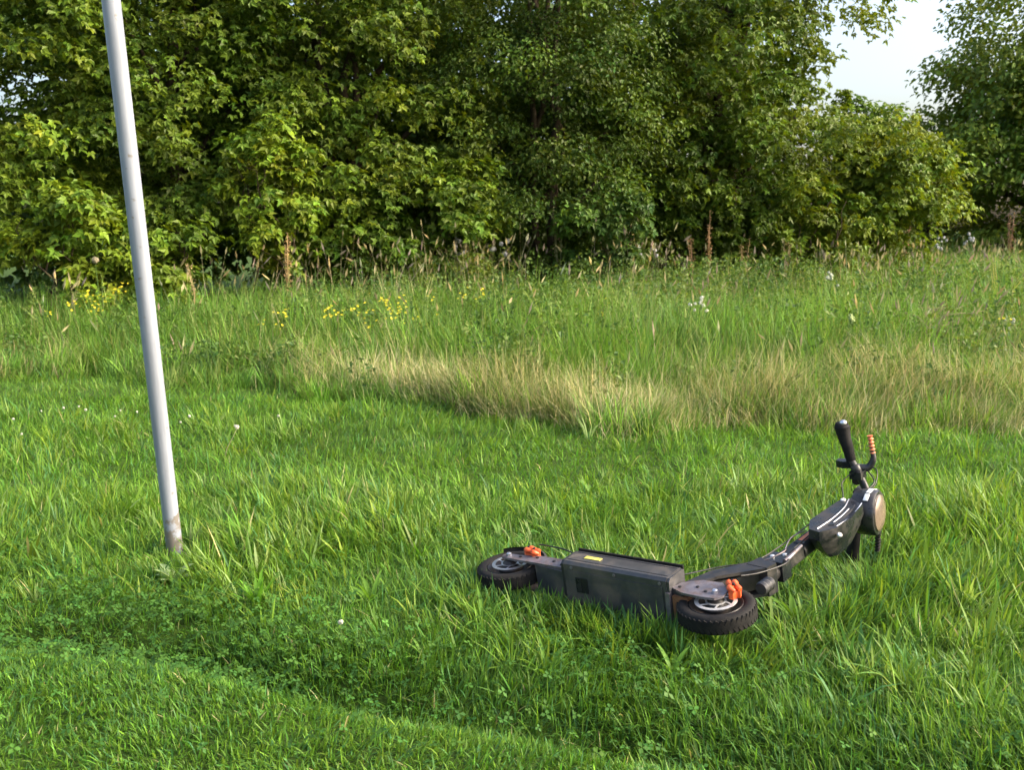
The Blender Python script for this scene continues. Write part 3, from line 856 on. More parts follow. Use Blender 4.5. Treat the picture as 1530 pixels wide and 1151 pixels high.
def wheel(x, z, disc_mat):
    hub = lathe('wheel', [(0.010, -0.050), (0.022, -0.042), (0.034, -0.026), (0.046, -0.016), (0.046, 0.016), (0.034, 0.026), (0.022, 0.042), (0.010, 0.050)], (x, 0, z), (0, 1, 0), M['rim'], sc, 40, False)
    R, r = 0.128, 0.031
    prof = []
    for k in range(20):                                # rounded tyre section with a flattened tread
        a = k / 20 * 2 * math.pi
        cx, cy = math.cos(a), math.sin(a)
        prof.append((R - 0.022 + 0.022 * np.sign(cx) * abs(cx) ** 0.75, r * np.sign(cy) * abs(cy) ** 0.75))
    lathe('tyre', prof, (x, 0, z), (0, 1, 0), M['rubber'], hub, 64)
    bm = bmesh.new()                                   # shallow slanted tread blocks on both shoulders
    for k in range(44):
        a = k / 44 * 2 * math.pi
        for s in (-1, 1):
            m = Matrix.Translation((x, 0, z)) @ Matrix.Rotation(a + s * 0.04, 4, 'Y') @ Matrix.Translation((R - 0.0030, s * 0.0135, 0)) @ Matrix.Rotation(s * 0.55, 4, 'X')
            g = bmesh.ops.create_cube(bm, size=1.0, matrix=m @ Matrix.Diagonal((0.006, 0.019, 0.011, 1)))
    bm_obj('tread', bm, M['rubber'], hub)
    lathe('rim', [(0.080, -0.022), (0.086, -0.026), (0.089, -0.022), (0.082, -0.010), (0.082, 0.010), (0.089, 0.022), (0.086, 0.026), (0.080, 0.022), (0.050, 0.008), (0.030, 0.008), (0.030, -0.008), (0.050, -0.008)], (x, 0, z), (0, 1, 0), M['rim'], hub, 48)
    # brake disc with cut-outs between an outer ring and a spider
    bm = bmesh.new()
    n = 48
    for r0, r1 in ((0.056, 0.069), (0.024, 0.034)):
        vs = [[bm.verts.new((x + rr * math.cos(k * 2 * math.pi / n), yy, z + rr * math.sin(k * 2 * math.pi / n))) for k in range(n)] for rr, yy in ((r0, -0.032), (r1, -0.032), (r1, -0.034), (r0, -0.034))]
        for i in range(4):
            for k in range(n):
                bm.faces.new((vs[i][k], vs[i][(k + 1) % n], vs[(i + 1) % 4][(k + 1) % n], vs[(i + 1) % 4][k]))
    for k in range(6):
        a = k * math.pi / 3
        m = Matrix.Translation((x, -0.033, z)) @ Matrix.Rotation(a, 4, 'Y') @ Matrix.Translation((0.045, 0, 0)) @ Matrix.Rotation(0.4, 4, 'Y')
        bmesh.ops.create_cube(bm, size=1.0, matrix=m @ Matrix.Diagonal((0.026, 0.0016, 0.006, 1)))
    bm_obj('brake_disc', bm, M[disc_mat], hub)
    lathe('axle_nut', [(0.010, 0), (0.010, 0.010), (0.006, 0.013)], (x, -0.060, z), (0, -1, 0), M['steel'], hub, 6, False)
    return hub
wheel(0.0, 0.128, 'steel')
wheel(WB, 0.128, 'chrome')

# deck: battery box with chamfered sides; its underside faces the camera
DX0, DX1 = 0.285, 0.705
prof = [(-0.098, 0.100), (-0.088, 0.090), (0.088, 0.090), (0.098, 0.100), (0.098, 0.186), (0.092, 0.196), (-0.092, 0.196), (-0.098, 0.186)]
deck = prism('deck', prof, DX0, DX1, M['under'], sc, 0.003, axis='x')
prism('footboard', rect(DX0 - 0.006, DX1 + 0.004, 0.197, 0.204), -0.102, 0.102, M['rubber'], deck, 0.002)
prism('charging_port', rect(0.335, 0.385, -0.045, 0.010), 0.0850, 0.0868, M['port'], deck, 0.0012, axis='z')
prism('port_flap', rect(0.338, 0.357, -0.040, 0.005), 0.0836, 0.0852, M['gloss'], deck, 0.0006, axis='z')
prism('warning_sticker', rect(0.345, 0.412, 0.136, 0.156), -0.0996, -0.0984, M['yellow'], deck, 0)
prism('end_plate', [(a * 0.99, b) for a, b in prof], DX0 - 0.010, DX0 - 0.001, M['black'], deck, 0.002, axis='x')
prism('end_plate', [(a * 0.985, 0.143 + (b - 0.143) * 0.95) for a, b in prof], DX1 + 0.001, DX1 + 0.010, M['under'], deck, 0.002, axis='x')
for xx in (0.32, 0.50, 0.68):
    for yy in (-0.078, 0.078):
        lathe('bolt', [(0.006, 0), (0.006, 0.0025), (0.003, 0.0032)], (xx, yy, 0.0895), (0, 0, -1), M['arm'], deck, 10, False)

prism('cover_plate', rect(0.305, 0.690, -0.066, 0.066), 0.0872, 0.0898, M['under'], deck, 0.0012, axis='z')
for k in range(7):
    prism('grip_rib', rect(0.31 + k * 0.056, 0.345 + k * 0.056, -0.085, 0.085), 0.2042, 0.2070, M['rubber'], deck, 0.001, axis='z')
for yy in (0.112, 0.176):
    prism('side_groove', rect(DX0 + 0.006, DX1 - 0.006, yy, yy + 0.0025), -0.0990, -0.0978, M['port'], deck, 0)
# rear block and swing arms
rb = prism('rear_block', [(0.135, 0.112), (0.275, 0.098), (0.275, 0.180), (0.16, 0.176), (0.135, 0.15)], -0.0510, 0.0510, M['under'], sc, 0.005)
for s in (-1, 1):
    arm = prism('swing_arm', [(-0.022, 0.112), (-0.028, 0.128), (-0.022, 0.146), (0.04, 0.150), (0.13, 0.172), (0.272, 0.176), (0.272, 0.112), (0.15, 0.112), (0.05, 0.110)], s * 0.0515, s * 0.0600, M['arm'], sc, 0.002)
    for bx, bz in ((0.05, 0.135), (0.12, 0.150), (0.20, 0.145), (0.245, 0.13)):
        bolt(arm, bx, s * 0.0600, bz, 0.006, 'port', 0.003, s)
# fender over the rear wheel
bm = bmesh.new()
n = 14; rr = 0.142
ring = []
for k in range(n + 1):
    a = math.radians(20 + 120 * k / n)
    ring.append([bm.verts.new((rad * math.cos(a), yy, 0.128 + rad * math.sin(a))) for yy, rad in ((-0.04, rr - 0.010), (-0.034, rr), (0.034, rr), (0.04, rr - 0.010), (0.032, rr - 0.003), (-0.032, rr - 0.003))])
for k in range(n):
    for i in range(6):
        bm.faces.new((ring[k][i], ring[k + 1][i], ring[k + 1][(i + 1) % 6], ring[k][(i + 1) % 6]))
bm.faces.new(ring[0]); bm.faces.new(ring[-1][::-1])
bm_obj('fender', bm, M['black'], sc)

def caliper(x, z, rot, parent):
    R3 = Matrix.Rotation(rot, 3, 'Y')
    def pt(a, b, c):
        v = R3 @ Vector((a, 0, c)); return (x + v.x, b, z + v.z)
    bm = bmesh.new()
    add_prism(bm, [(-0.034, -0.014), (-0.012, -0.022), (0.008, -0.012), (0.030, -0.018), (0.036, -0.002), (0.024, 0.010), (0.026, 0.022), (0.008, 0.024), (-0.006, 0.012), (-0.028, 0.016)], -0.064, -0.036)
    bmesh.ops.transform(bm, matrix=Matrix.Translation((x, 0, z)) @ Matrix.Rotation(rot, 4, 'Y'), verts=bm.verts)
    o = bm_obj('brake_caliper', bm, M['orange'], parent, 0.005, 2)
    for pts in ([(-0.030, -0.066, -0.004), (-0.012, -0.076, -0.014), (0.010, -0.070, -0.004), (0.028, -0.076, -0.012), (0.036, -0.066, 0.004)],
                [(-0.024, -0.066, 0.010), (-0.006, -0.078, 0.004), (0.012, -0.070, 0.014), (0.024, -0.066, 0.022)]):
        pipe('caliper_arm', [pt(*q) for q in pts], [0.008, 0.0105, 0.008, 0.010, 0.007], M['orange'], o, 10)
    for dx, dz in ((-0.016, -0.002), (0.014, 0.002)):
        lathe('bolt', [(0.0055, 0), (0.0055, 0.006), (0.003, 0.007)], pt(dx, -0.079, dz), (0, -1, 0), M['port'], o, 8, False)
    return o
caliper(0.072, 0.178, 0.3, sc)
caliper(WB + 0.040, 0.178, 1.1, sc)

# neck, head tube, curved fork behind the front wheel, front swing arms
prism('neck', [(0.690, 0.110), (0.735, 0.120), (0.790, 0.235), (0.905, 0.400), (0.865, 0.440), (0.745, 0.300), (0.690, 0.200)], -0.030, 0.030, M['black'], sc, 0.006)
fork = prism('fork_crown', [(0.845, 0.385), (0.925, 0.375), (0.935, 0.425), (0.865, 0.450)], -0.0525, 0.0525, M['black'], sc, 0.006)
for s in (-1, 1):
    prism('fork_leg', [(0.718, 0.105), (0.758, 0.100), (0.768, 0.170), (0.800, 0.262), (0.925, 0.380), (0.910, 0.425), (0.850, 0.400), (0.760, 0.300), (0.722, 0.190)], s * 0.0405, s * 0.0510, M['black'], sc, 0.004)
    a = prism('swing_arm', [(0.712, 0.112), (0.760, 0.090), (0.830, 0.086), (WB + 0.016, 0.092), (WB + 0.034, 0.118), (WB + 0.030, 0.162), (0.850, 0.205), (0.780, 0.200), (0.722, 0.160)], s * 0.0520, s * 0.0600, M['arm'], sc, 0.002)
    for bx, bz in ((0.735, 0.125), (0.790, 0.145), (0.830, 0.125)):
        bolt(a, bx, s * 0.0600, bz, 0.006, 'port', 0.003, s)
prism('fork_plate', [(0.700, 0.084), (0.716, 0.084), (0.716, 0.160), (0.700, 0.160)], -0.050, 0.050, M['arm'], sc, 0.003)
prism('pivot_bracket', [(0.722, 0.092), (0.775, 0.100), (0.775, 0.150), (0.722, 0.150)], -0.040, 0.040, M['rust'], sc, 0.004)
lathe('suspension_spring', [(0.020, 0), (0.024, 0.01), (0.020, 0.02), (0.024, 0.03), (0.020, 0.04), (0.024, 0.05), (0.020, 0.06)], (0.935, -0.01, 0.30), (0.1, 0, 1), M['under'], sc, 20, False)

# folding joint and stem
head = lathe('head_tube', [(0.030, 0), (0.034, 0.004), (0.034, 0.075), (0.030, 0.08)], (0.893, 0, 0.395), (0.06, 0, 1), M['black'], sc, 28, False)
clampo = prism('folding_clamp', [(0.862, 0.470), (0.938, 0.462), (0.942, 0.520), (0.930, 0.545), (0.870, 0.545)], -0.036, 0.036, M['gloss'], sc, 0.006)
pipe('clamp_lever', [(0.945, -0.040, 0.470), (0.952, -0.048, 0.530), (0.948, -0.046, 0.600)], [0.009, 0.007, 0.006], M['arm'], clampo, 10)
bolt(clampo, 0.885, -0.036, 0.50, 0.008, 'chrome', 0.006)
bolt(clampo, 0.920, -0.036, 0.525, 0.008, 'chrome', 0.006)
stem = prism('stem', [(-0.026, -0.020), (-0.020, -0.028), (0.020, -0.028), (0.026, -0.020), (0.026, 0.020), (0.020, 0.028), (-0.020, 0.028), (-0.026, 0.020)], 0.0, 0.70, M['black'], sc, 0.002, axis='z')
stem.matrix_local = Matrix.Translation((0.902, 0, 0.525)) @ Matrix.Rotation(math.radians(3.4), 4, 'Y')
prism('stem_decal', rect(-0.012, 0.012, 0.16, 0.27), -0.0292, -0.0282, M['copper'], stem, 0)
lathe('stem_ring', [(0.030, 0.0), (0.033, 0.004), (0.033, 0.014), (0.030, 0.018)], (0, 0, 0.125), (0, 0, 1), M['port'], stem, 24, False)

# hard case strapped on the front of the stem, silver piping along its seams
case_pts = [(0.925, 0.76), (0.955, 0.680), (1.000, 0.665), (1.040, 0.720), (1.052, 0.830), (1.045, 0.960), (0.985, 1.01), (0.948, 0.98)]
bm = bmesh.new()
ccx, ccz = sum(p[0] for p in case_pts) / 8, sum(p[1] for p in case_pts) / 8
rings = [[bm.verts.new((ccx - 0.01 + (x_ - ccx) * f, y_, ccz + (z_ - ccz) * f)) for x_, z_ in case_pts] for y_, f in ((-0.078, 1.0), (-0.045, 1.03), (0.00, 0.84), (0.050, 0.50))]
bm.faces.new(rings[0]); bm.faces.new(rings[-1][::-1])
for A_, B_ in zip(rings, rings[1:]):
    for k in range(8):
        bm.faces.new((A_[k], B_[k], B_[(k + 1) % 8], A_[(k + 1) % 8]))
case = bm_obj('front_case', bm, M['gloss'], sc, 0.012, 3)
def seam(pts, r=0.0022): return pipe('silver_piping', pts, r, M['steel'], case, 8, 6)
seam([(0.972, -0.079, 0.690), (0.985, -0.080, 0.780), (0.986, -0.080, 0.900), (0.968, -0.079, 1.000)])
seam([(1.024, -0.077, 0.735), (1.034, -0.076, 0.810), (1.034, -0.076, 0.890), (1.026, -0.078, 0.975)])
prism('case_panel', [(0.995, 0.73), (1.014, 0.74), (1.021, 0.88), (1.012, 0.95), (0.994, 0.92)], -0.0805, -0.077, M['black'], case, 0.0015)
seam([(1.004, -0.0805, 0.76), (1.008, -0.081, 0.83), (1.006, -0.081, 0.90)], 0.0022)
lathe('knob', [(0.006, 0), (0.009, 0.004), (0.009, 0.010), (0.006, 0.013)], (1.038, -0.05, 0.715), (0.6, -0.7, -0.2), M['chrome'], case, 14, False)
lathe('knob', [(0.008, 0), (0.010, 0.004), (0.010, 0.012), (0.007, 0.014)], (0.952, -0.070, 0.985), (0, -1, 0), M['white'], sc, 14, False)

# round headlamp with a beige sky reflection painted into its lens and a white reflective strip
hl = lathe('headlamp', [(0.055, -0.050), (0.082, -0.040), (0.088, -0.010), (0.088, 0.040), (0.083, 0.046)], (1.000, 0, 1.085), (1, 0, 0.08), M['gloss'], sc, 44, False)
lathe('lens', [(0.071, 0.043), (0.068, 0.051), (0.054, 0.058), (0.028, 0.063), (0.006, 0.064)], (1.000, 0, 1.085), (1, 0, 0.08), M['lens'], hl, 44, False)
bm = bmesh.new()
for k in range(5):
    a = math.radians(150 + 26 * k)
    m = Matrix.Translation((1.020, 0, 1.085)) @ Matrix.Rotation(-a, 4, 'X') @ Matrix.Translation((0, 0.0895, 0))
    bmesh.ops.create_cube(bm, size=1.0, matrix=m @ Matrix.Diagonal((0.018, 0.003, 0.034, 1)))
bm_obj('reflective_strip', bm, M['white'], hl, 0.001)

# handlebar with grips, levers, throttle
BARC = Vector((0.955, 0, 1.225))
bar = pipe('handlebar', [(0.88, -0.175, 1.235), (0.925, -0.09, 1.23), (0.955, 0, 1.225), (0.925, 0.09, 1.23), (0.88, 0.175, 1.235)], 0.015, M['black'], sc, 16)
prism('bar_clamp', [(-0.03, 1.195), (0.03, 1.195), (0.03, 1.262), (-0.03, 1.262)], 0.925, 0.985, M['black'], sc, 0.008, axis='x')
for s in (-1, 1):
    g = pipe('grip', [(0.893, s * 0.150, 1.235), (0.882, s * 0.200, 1.238), (0.868, s * 0.250, 1.243), (0.862, s * 0.285, 1.246), (0.864, s * 0.300, 1.247)], [0.018, 0.022, 0.026, 0.031, 0.023], M['rubber'], sc, 18)
    lathe('bar_end', [(0.014, 0), (0.015, 0.006), (0.011, 0.013), (0.004, 0.016)], (0.866, s * 0.298, 1.247), (-0.1, s, 0.05), M['steel'], g, 18, False)
    lv = pipe('brake_lever', [(0.915, s * 0.120, 1.242), (0.950, s * 0.118, 1.262), (0.968, s * 0.150, 1.272), (0.965, s * 0.185, 1.276), (0.958, s * 0.235, 1.28)], [0.016, 0.015, 0.012, 0.009, 0.007], M['black'], sc, 12)
    V, Q, T = tube([(0.966 - 0.008 * t, s * (0.175 + 0.07 * t), 1.275 + 0.005 * t) for t in np.linspace(0, 1, 21)], [0.0095 + 0.0030 * math.cos(t * 10 * math.pi) for t in np.linspace(0, 1, 21)], 14)
    link('lever_sleeve', mesh_np('lever_sleeve', V, T, Q, None, True), M['copper'] if s < 0 else M['rubber'], lv, 50)
    lathe('lever_clamp', [(0.017, -0.016), (0.020, -0.012), (0.020, 0.012), (0.017, 0.016)], (0.912, s * 0.118, 1.232), (-0.45, s, 0.04), M['black'], sc, 18, False)
th = prism('throttle', [(0.835, 1.222), (0.865, 1.212), (0.895, 1.220), (0.895, 1.252), (0.865, 1.258), (0.835, 1.248)], -0.150, -0.122, M['gloss'], sc, 0.006)
prism('display', [(-0.036, 1.20), (0.036, 1.20), (0.036, 1.272), (-0.036, 1.272)], 0.905, 0.924, M['gloss'], sc, 0.006, axis='x')
prism('switch_box', [(0.892, 1.208), (0.940, 1.205), (0.945, 1.250), (0.895, 1.262)], -0.112, -0.080, M['gloss'], sc, 0.006)
lathe('button', [(0.006, 0), (0.006, 0.005), (0.004, 0.006)], (0.912, -0.096, 1.262), (-0.2, 0, 1), M['copper'], sc, 12, False)
lathe('bell', [(0.018, 0), (0.017, 0.008), (0.010, 0.014), (0.003, 0.016)], (0.905, -0.062, 1.245), (-0.3, 0, 1), M['rim'], sc, 20, False)
pipe('wire', [(0.900, -0.105, 1.215), (0.880, -0.080, 1.16), (0.905, -0.045, 1.10), (0.915, -0.032, 1.02)], 0.0024, M['port'], sc, 8, 6)
pipe('wire', [(0.940, -0.125, 1.265), (0.990, -0.115, 1.245), (1.000, -0.075, 1.19), (0.985, -0.060, 1.15)], 0.0024, M['port'], sc, 8, 6)
pipe('wire', [(0.900, -0.030, 0.56), (0.885, -0.045, 0.66), (0.900, -0.036, 0.76)], 0.0022, M['arm'], sc, 8, 6)
# cables
pipe('brake_cable', [(0.945, -0.105, 1.262), (0.985, -0.070, 1.22), (0.955, -0.045, 1.12), (0.932, -0.036, 0.98), (0.925, -0.034, 0.75), (0.930, -0.040, 0.55), (0.965, -0.050, 0.44), (0.940, -0.070, 0.30), (WB + 0.045, -0.085, 0.225)], 0.0028, M['port'], sc, 8, 6)
pipe('brake_cable', [(0.940, 0.105, 1.262), (0.985, 0.060, 1.20), (0.955, 0.02, 1.10), (0.888, -0.026, 0.90), (0.872, -0.034, 0.62), (0.850, -0.040, 0.44), (0.770, -0.050, 0.33), (0.700, -0.06, 0.215)], 0.0028, M['port'], sc, 8, 6)
pipe('brake_cable', [(0.285, -0.07, 0.19), (0.22, -0.086, 0.20), (0.13, -0.088, 0.205), (0.085, -0.085, 0.21)], 0.0028, M['port'], sc, 8, 6)
pipe('wire', [(0.870, -0.045, 0.42), (0.915, -0.060, 0.455), (0.930, -0.062, 0.51), (0.905, -0.045, 0.56)], 0.0022, M['arm'], sc, 8, 6)

# ------------------------------------------------------------------ leafy weeds among the meadow grass
def weeds(n):
    x, y = scatter(n * 2, 7.0, 17, 0.9)
    e = y - meadow_edge(x)
    k = (e > 0.5) & (y < tree_line(x)) & (rng.random(len(x)) < 0.15 + 0.85 * sstep(0.4, 0.75, vnoise(x, y, 0.8, 81)))
    x, y, e = x[k], y[k], e[k]; m = len(x)
    per = 26
    i = np.repeat(np.arange(m), per)
    t = rng.random(len(i))
    h = (h_meadow(x, y, e, 0.5, 0.5) * rng.uniform(0.7, 1.1, m) * (1 + 0.45 * (1 - sstep(0.3, 2.0, tree_line(x) - y)) * rng.random(m)))[i]
    a = rng.uniform(0, 6.28, len(i)); r = 0.11 * rng.random(len(i)) ** 0.5
    p = np.stack([x[i] + np.cos(a) * r, y[i] + np.sin(a) * r, gz(x, y)[i] + h * (0.25 + 0.75 * t)], 1)
    out = np.stack([np.cos(a), np.sin(a), 0 * a + 0.2], 1)
    base = np.array([rgb(0.10, 0.18, 0.03), rgb(0.15, 0.22, 0.05), rgb(0.07, 0.14, 0.035)])[rng.choice(3, m)]
    c = np.clip(base[i] * tint(len(i), (1, 1, 1), 0.2, 0.1).clip(0, 1.7), 0.004, 0.8)
    return leaves(p, out, rng.uniform(0.03, 0.065, len(i)), c, 'oval')
b = Batch(); b.add(*weeds(3000))
tag(link('meadow_weeds', b.mesh('meadow_weeds'), M['grass']), 'leafy green weeds mixed into the tall meadow grass', 'weeds', kind='stuff')

# ------------------------------------------------------------------ single plants
def strip_leaf(name, parent, mat, L, W, az, rise, bend, col, col2, n=6, z0=0.0, keel=0.12):
    """one broad leaf with a midrib fold: narrow foot, wide middle, pointed tip"""
    t = np.linspace(0, 1, n + 1)
    ang = rise + bend * t
    px = np.concatenate([[0], np.cumsum(np.cos(ang[:-1]) * L / n)]); pz = z0 + np.concatenate([[0], np.cumsum(np.sin(ang[:-1]) * L / n)])
    w = W * 0.5 * np.clip(np.sin(np.pi * np.clip(t * 0.93 + 0.07, 0, 1)) ** 0.8, 0.04, 1); w[0] = W * 0.10; w[-1] = W * 0.01
    ca, sa = math.cos(az), math.sin(az)
    V = []; C = []
    for k in range(n + 1):
        for sgn in (-1, 0, 1):
            lx, ly = px[k], sgn * w[k]
            V.append((lx * ca - ly * sa, lx * sa + ly * ca, pz[k] + abs(sgn) * w[k] * keel * 3))
            C.append(np.asarray(col2 if sgn == 0 else col))
    Q = []
    for k in range(n):
        for j in range(2):
            q = k * 3 + j
            Q.append((q, q + 1, q + 4, q + 3))
    return link(name, mesh_np(name, V, None, Q, C, True), mat, parent)

def plantain(name, label, u, v, nl, L, W, col, group, cat='plant', rise=(0.55, 1.15)):
    g = on_ground(u, v); g.z = float(gz(g.x, g.y))
    o = empty(name, g); tag(o, label, cat, group)
    a0 = random.uniform(0, 6)
    for k in range(nl):
        f = random.uniform(0.75, 1.15)
        c = np.array(col) * random.uniform(0.8, 1.2)
        strip_leaf('leaf', o, M['grass'], L * f, W * random.uniform(0.8, 1.15), a0 + k * 2.4 + random.uniform(-0.3, 0.3), random.uniform(*rise), -random.uniform(0.4, 1.0), c, c * 1.25)
    return o
PG = 'broad-leaved plantains in the lawn'
for (u, v) in ((640, 985), (1185, 925), (1395, 1000), (560, 900), (960, 800), (1135, 790), (1480, 760), (690, 790), (810, 1015), (1290, 1030), (1010, 1010), (880, 745), (1420, 880), (480, 790), (350, 760), (1240, 930), (730, 930)):
    plantain('plantain', 'ribwort plantain rosette with upright lance-shaped leaves in the lawn', u + random.uniform(-8, 8), v, random.randint(8, 12), random.uniform(0.10, 0.15), random.uniform(0.013, 0.020), (0.115, 0.235, 0.030), PG)
plantain('broad_leaf_weed', 'broad pointed green leaf standing against the front tyre of the scooter', 1068, 962, 3, 0.105, 0.045, (0.17, 0.30, 0.09), None, rise=(1.15, 1.4))
plantain('pale_leaf_weed', 'pale grey-green leafy weed at the foot of the leaning pole', 262, 872, 6, 0.10, 0.042, (0.26, 0.36, 0.17), None, rise=(0.6, 1.1))
plantain('broad_tuft', 'tall clump of broad bright green leaves a step from the pole', 385, 912, 14, 0.17, 0.017, (0.105, 0.25, 0.02), None, rise=(0.9, 1.45))
plantain('broad_tuft', 'arching clump of long grey-green leaves in front of the scooter', 1350, 1030, 13, 0.19, 0.013, (0.12, 0.24, 0.05), None, rise=(0.6, 1.3))

def ball(name, r, mat, col, parent, loc, rough=0.25, seg=10):
    bm = bmesh.new()
    bmesh.ops.create_uvsphere(bm, u_segments=seg, v_segments=max(5, seg // 2 + 1), radius=r)
    for v in bm.verts:
        v.co *= 1 + random.uniform(-rough, rough)
        v.co += Vector(loc)
    me = bpy.data.meshes.new(name); bm.to_mesh(me); bm.free()
    c = np.tile(np.array([*col, 1.0], np.float32), (len(me.vertices), 1))
    me.attributes.new('tint', 'FLOAT_COLOR', 'POINT').data.foreach_set('color', c.ravel())
    return link(name, me, mat, parent)

def green_stem(parent, pts, r, col=(0.10, 0.18, 0.04), name='stem', mat='grass'):
    P = np.array(pts, float)
    V, Q, T = tube(P, np.linspace(r, r * 0.6, len(P)), 5)
    return link(name, mesh_np(name, V, T, Q, np.tile(np.array(col), (len(V), 1)), True), M[mat], parent)

def ground_root(name, u, v, label, cat, group=None, y=None):
    if y is None:
        g = on_ground(u, v)
    else:
        g = Vector(((u - 765) / 1500 * y, y, 0))
    g.z = float(gz(g.x, g.y))
    o = empty(name, g); tag(o, label, cat, group)
    return o

for (u, v) in ((20, 640), (62, 632), (95, 622), (118, 620), (128, 625), (180, 628), (205, 634), (283, 640), (270, 652), (508, 968), (172, 642), (33, 668), (352, 652), (416, 640)):
    o = ground_root('white_clover', u, v + 6, 'small white clover blossom dotting the short grass', 'flower', 'white clover blossoms in the lawn')
    hgt = random.uniform(0.085, 0.115)
    green_stem(o, [(0, 0, 0), (0.006, 0, hgt * 0.5), (0.004, 0.004, hgt)], 0.0016)
    ball('flower_head', random.uniform(0.006, 0.010), M['petal'], (0.50, 0.50, 0.42), o, (0.004, 0.004, hgt + 0.006))

YG = 'yellow flowering weeds in the uncut grass'
def yellow_plant(u, y, h):
    o = ground_root('yellow_wildflower', u, 0, 'yellow-flowered weed among the tall meadow grass', 'flower', YG, y)
    for k in range(random.randint(2, 4)):
        a = random.uniform(0, 6.28); r = random.uniform(0.03, 0.14); hh = h * random.uniform(0.8, 1.1)
        tip = (math.cos(a) * r, math.sin(a) * r, hh)
        green_stem(o, [(0, 0, 0), (tip[0] * 0.3, tip[1] * 0.3, hh * 0.5), tip], 0.003)
        for j in range(random.randint(3, 6)):
            p = Vector(tip) + Vector((random.gauss(0, 0.035), random.gauss(0, 0.035), random.gauss(-0.02, 0.035)))
            nrm = Vector((random.gauss(0, 0.5), -0.5 + random.gauss(0, 0.4), 1)).normalized()
            t1 = nrm.orthogonal().normalized(); t2 = nrm.cross(t1)
            V = [p]; T = []
            for q in range(5):
                b0 = q * 2 * math.pi / 5
                for da, rr in ((-0.42, 0.8), (0, 1.15), (0.42, 0.8)):
                    V.append(p + (t1 * math.cos(b0 + da) + t2 * math.sin(b0 + da)) * rr * 0.013 + nrm * 0.003 * rr)
                T += [(0, q * 3 + 1, q * 3 + 2), (0, q * 3 + 2, q * 3 + 3)]
            link('flower', mesh_np('flower', [tuple(w) for w in V], T, None, np.tile([0.72, 0.62, 0.04], (len(V), 1))), M['petal'], o)
for (u, y, h) in ((545, 9.4, 0.62), (560, 9.2, 0.58), (578, 9.6, 0.64), (592, 9.3, 0.56), (608, 9.9, 0.62), (640, 9.7, 0.6), (500, 9.6, 0.6), (440, 9.8, 0.58), (402, 9.6, 0.55), (135, 10.4, 0.62), (150, 10.6, 0.66), (172, 11.0, 0.7), (85, 10.2, 0.6), (905, 9.6, 0.55), (1500, 9.0, 0.5), (700, 10.2, 0.62)):
    yellow_plant(u, y, h)

def umbel_plant(u, y, h, label, nst, col, spread=0.10, head=0.012, cat='flower', group=None):
    o = ground_root('white_wildflower', u, 0, label, cat, group, y)
    for k in range(nst):
        a = random.uniform(0, 6.28); r = random.uniform(0.02, spread); hh = h * random.uniform(0.8, 1.08)
        tip = (math.cos(a) * r, math.sin(a) * r, hh)
        green_stem(o, [(0, 0, 0), (tip[0] * 0.3, tip[1] * 0.3, hh * 0.5), tip], 0.003)
        ball('flower_head', head * random.uniform(0.8, 1.3), M['petal'], col, o, tip, 0.3, 8)
umbel_plant(1048, 9.4, 0.60, 'white-flowered weed standing alone in the uncut grass behind the scooter', 9, (0.66, 0.66, 0.60), 0.12, 0.015)
umbel_plant(1238, 11.4, 0.72, 'loose whitish flower spikes rising from the uncut grass', 6, (0.42, 0.46, 0.36), 0.10, 0.018)
umbel_plant(1268, 8.6, 0.52, 'pale greenish flower spikes near the edge of the dry grass', 6, (0.34, 0.42, 0.18), 0.06, 0.02)
umbel_plant(1505, 9.2, 0.52, 'small white flower cluster beside the wiry brown weed', 6, (0.55, 0.56, 0.46), 0.14, 0.012)
for (u, y, h) in ((690, 14.2, 1.05), (742, 14.4, 1.08), (940, 15.2, 1.05), (962, 15.0, 1.0), (1400, 19, 1.0), (1440, 19.5, 1.05)):
    umbel_plant(u, y, h, 'silvery thistle with fluffy grey seed heads at the back of the meadow', 8, (0.42, 0.43, 0.45), 0.22, 0.028, 'thistle', 'silvery thistles before the trees')

o = ground_root('dandelion_clock', 147, 0, 'round pale dandelion seed head against the dark foot of the trees', 'flower', None, 10.9)
hz_ = 1.36 - 52 / 1500 * 10.9 - o.location.z
green_stem(o, [(0, 0, 0), (0.02, 0, hz_ * 0.5), (0, 0, hz_)], 0.004)
ball('seed_head', 0.036, M['petal'], (0.26, 0.23, 0.15), o, (0, 0, hz_ + 0.03), 0.12, 14)
o = ground_root('dandelion', 335, 690, 'withered dandelion on a bent pale stalk in the lawn', 'flower')
green_stem(o, [(0, 0, 0), (0.02, 0, 0.08), (0.06, 0, 0.15), (0.085, 0, 0.20)], 0.003, (0.36, 0.36, 0.22))
ball('seed_head', 0.012, M['petal'], (0.6, 0.58, 0.5), o, (0.085, 0, 0.207), 0.3, 10)

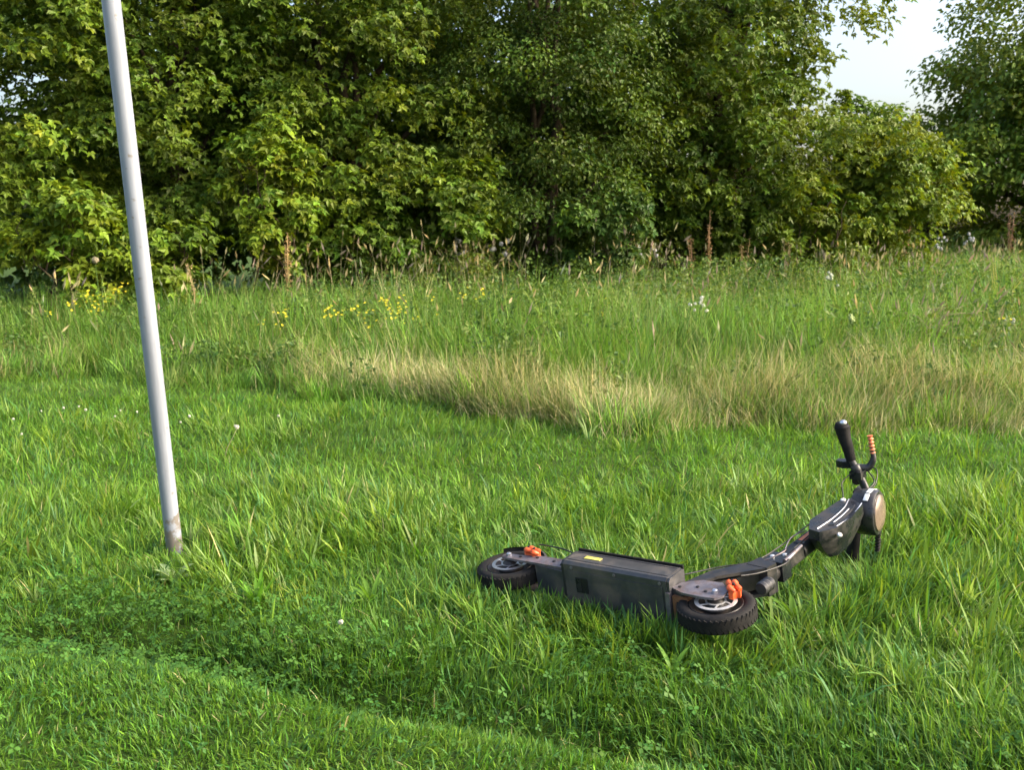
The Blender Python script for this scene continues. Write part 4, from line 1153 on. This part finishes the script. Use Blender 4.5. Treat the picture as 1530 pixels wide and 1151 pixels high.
def dock(u, y, h, label, nst, col, spread=0.16, group='dry brown dock stalks before the trees'):
    o = ground_root('dry_dock', u, 0, label, 'plant', group, y)
    for k in range(nst):
        a = random.uniform(0, 6.28); r = random.uniform(0.02, spread); hh = h * random.uniform(0.75, 1.1)
        c = np.array(col) * random.uniform(0.75, 1.2)
        tip = np.array((math.cos(a) * r, math.sin(a) * r, hh))
        green_stem(o, [(0, 0, 0), tip * (0.3, 0.3, 0.5), tip], 0.007, c, 'stem', 'straw')
        n = 46
        t = 0.45 + 0.55 * rng.random(n)
        p = tip[None, :] * np.stack([t * 0.9, t * 0.9, t], 1) + rng.normal(0, 0.018, (n, 3))
        out_ = rng.normal(0, 1, (n, 3)); out_ /= np.linalg.norm(out_, axis=1)[:, None]
        V, Q, T, C = leaves(p, out_, np.full(n, 0.035), tint(n, c, 0.2, 0.06), 'oval')
        link('seed_spike', mesh_np('seed_spike', V, T, Q, C), M['straw'], o)['kind'] = 'stuff'
DL = 'dry brown dock stalks with seed spikes standing before the trees'
for (u, y, h, n, c) in ((1036, 15.2, 1.35, 2, (0.30, 0.19, 0.10)), (1058, 15.4, 1.45, 3, (0.34, 0.22, 0.11)), (1110, 15.6, 1.2, 3, (0.28, 0.21, 0.10)), (1170, 15.8, 1.2, 3, (0.30, 0.24, 0.11)), (430, 12.2, 1.15, 3, (0.34, 0.24, 0.11)), (300, 11.9, 1.0, 2, (0.34, 0.27, 0.14)), (1348, 21.0, 1.35, 6, (0.27, 0.17, 0.09)), (1500, 23.0, 1.4, 5, (0.24, 0.15, 0.09)), (835, 14.6, 1.5, 3, (0.27, 0.28, 0.13))):
    dock(u, y, h, DL, n, c)

# wiry brown weed patch
o = ground_root('wiry_weed', 1400, 0, 'wiry grey-brown weed sprawling over the uncut grass', 'plant', None, 8.9)
for k in range(60):
    a = random.uniform(0, 6.28); r = random.uniform(0.1, 0.75); hh = random.uniform(0.34, 0.60)
    bx, by = random.gauss(0, 0.22), random.gauss(0, 0.15)
    c = np.array((0.20, 0.16, 0.11)) * random.uniform(0.8, 1.4)
    t = np.array((bx + math.cos(a) * r * 0.5, by + math.sin(a) * r * 0.5, hh))
    green_stem(o, [(bx, by, 0), (bx + (t[0] - bx) * 0.3, by + (t[1] - by) * 0.3, hh * 0.6), t, t + (random.gauss(0, 0.08), random.gauss(0, 0.05), 0.03)], 0.0035, c, 'stem', 'straw')
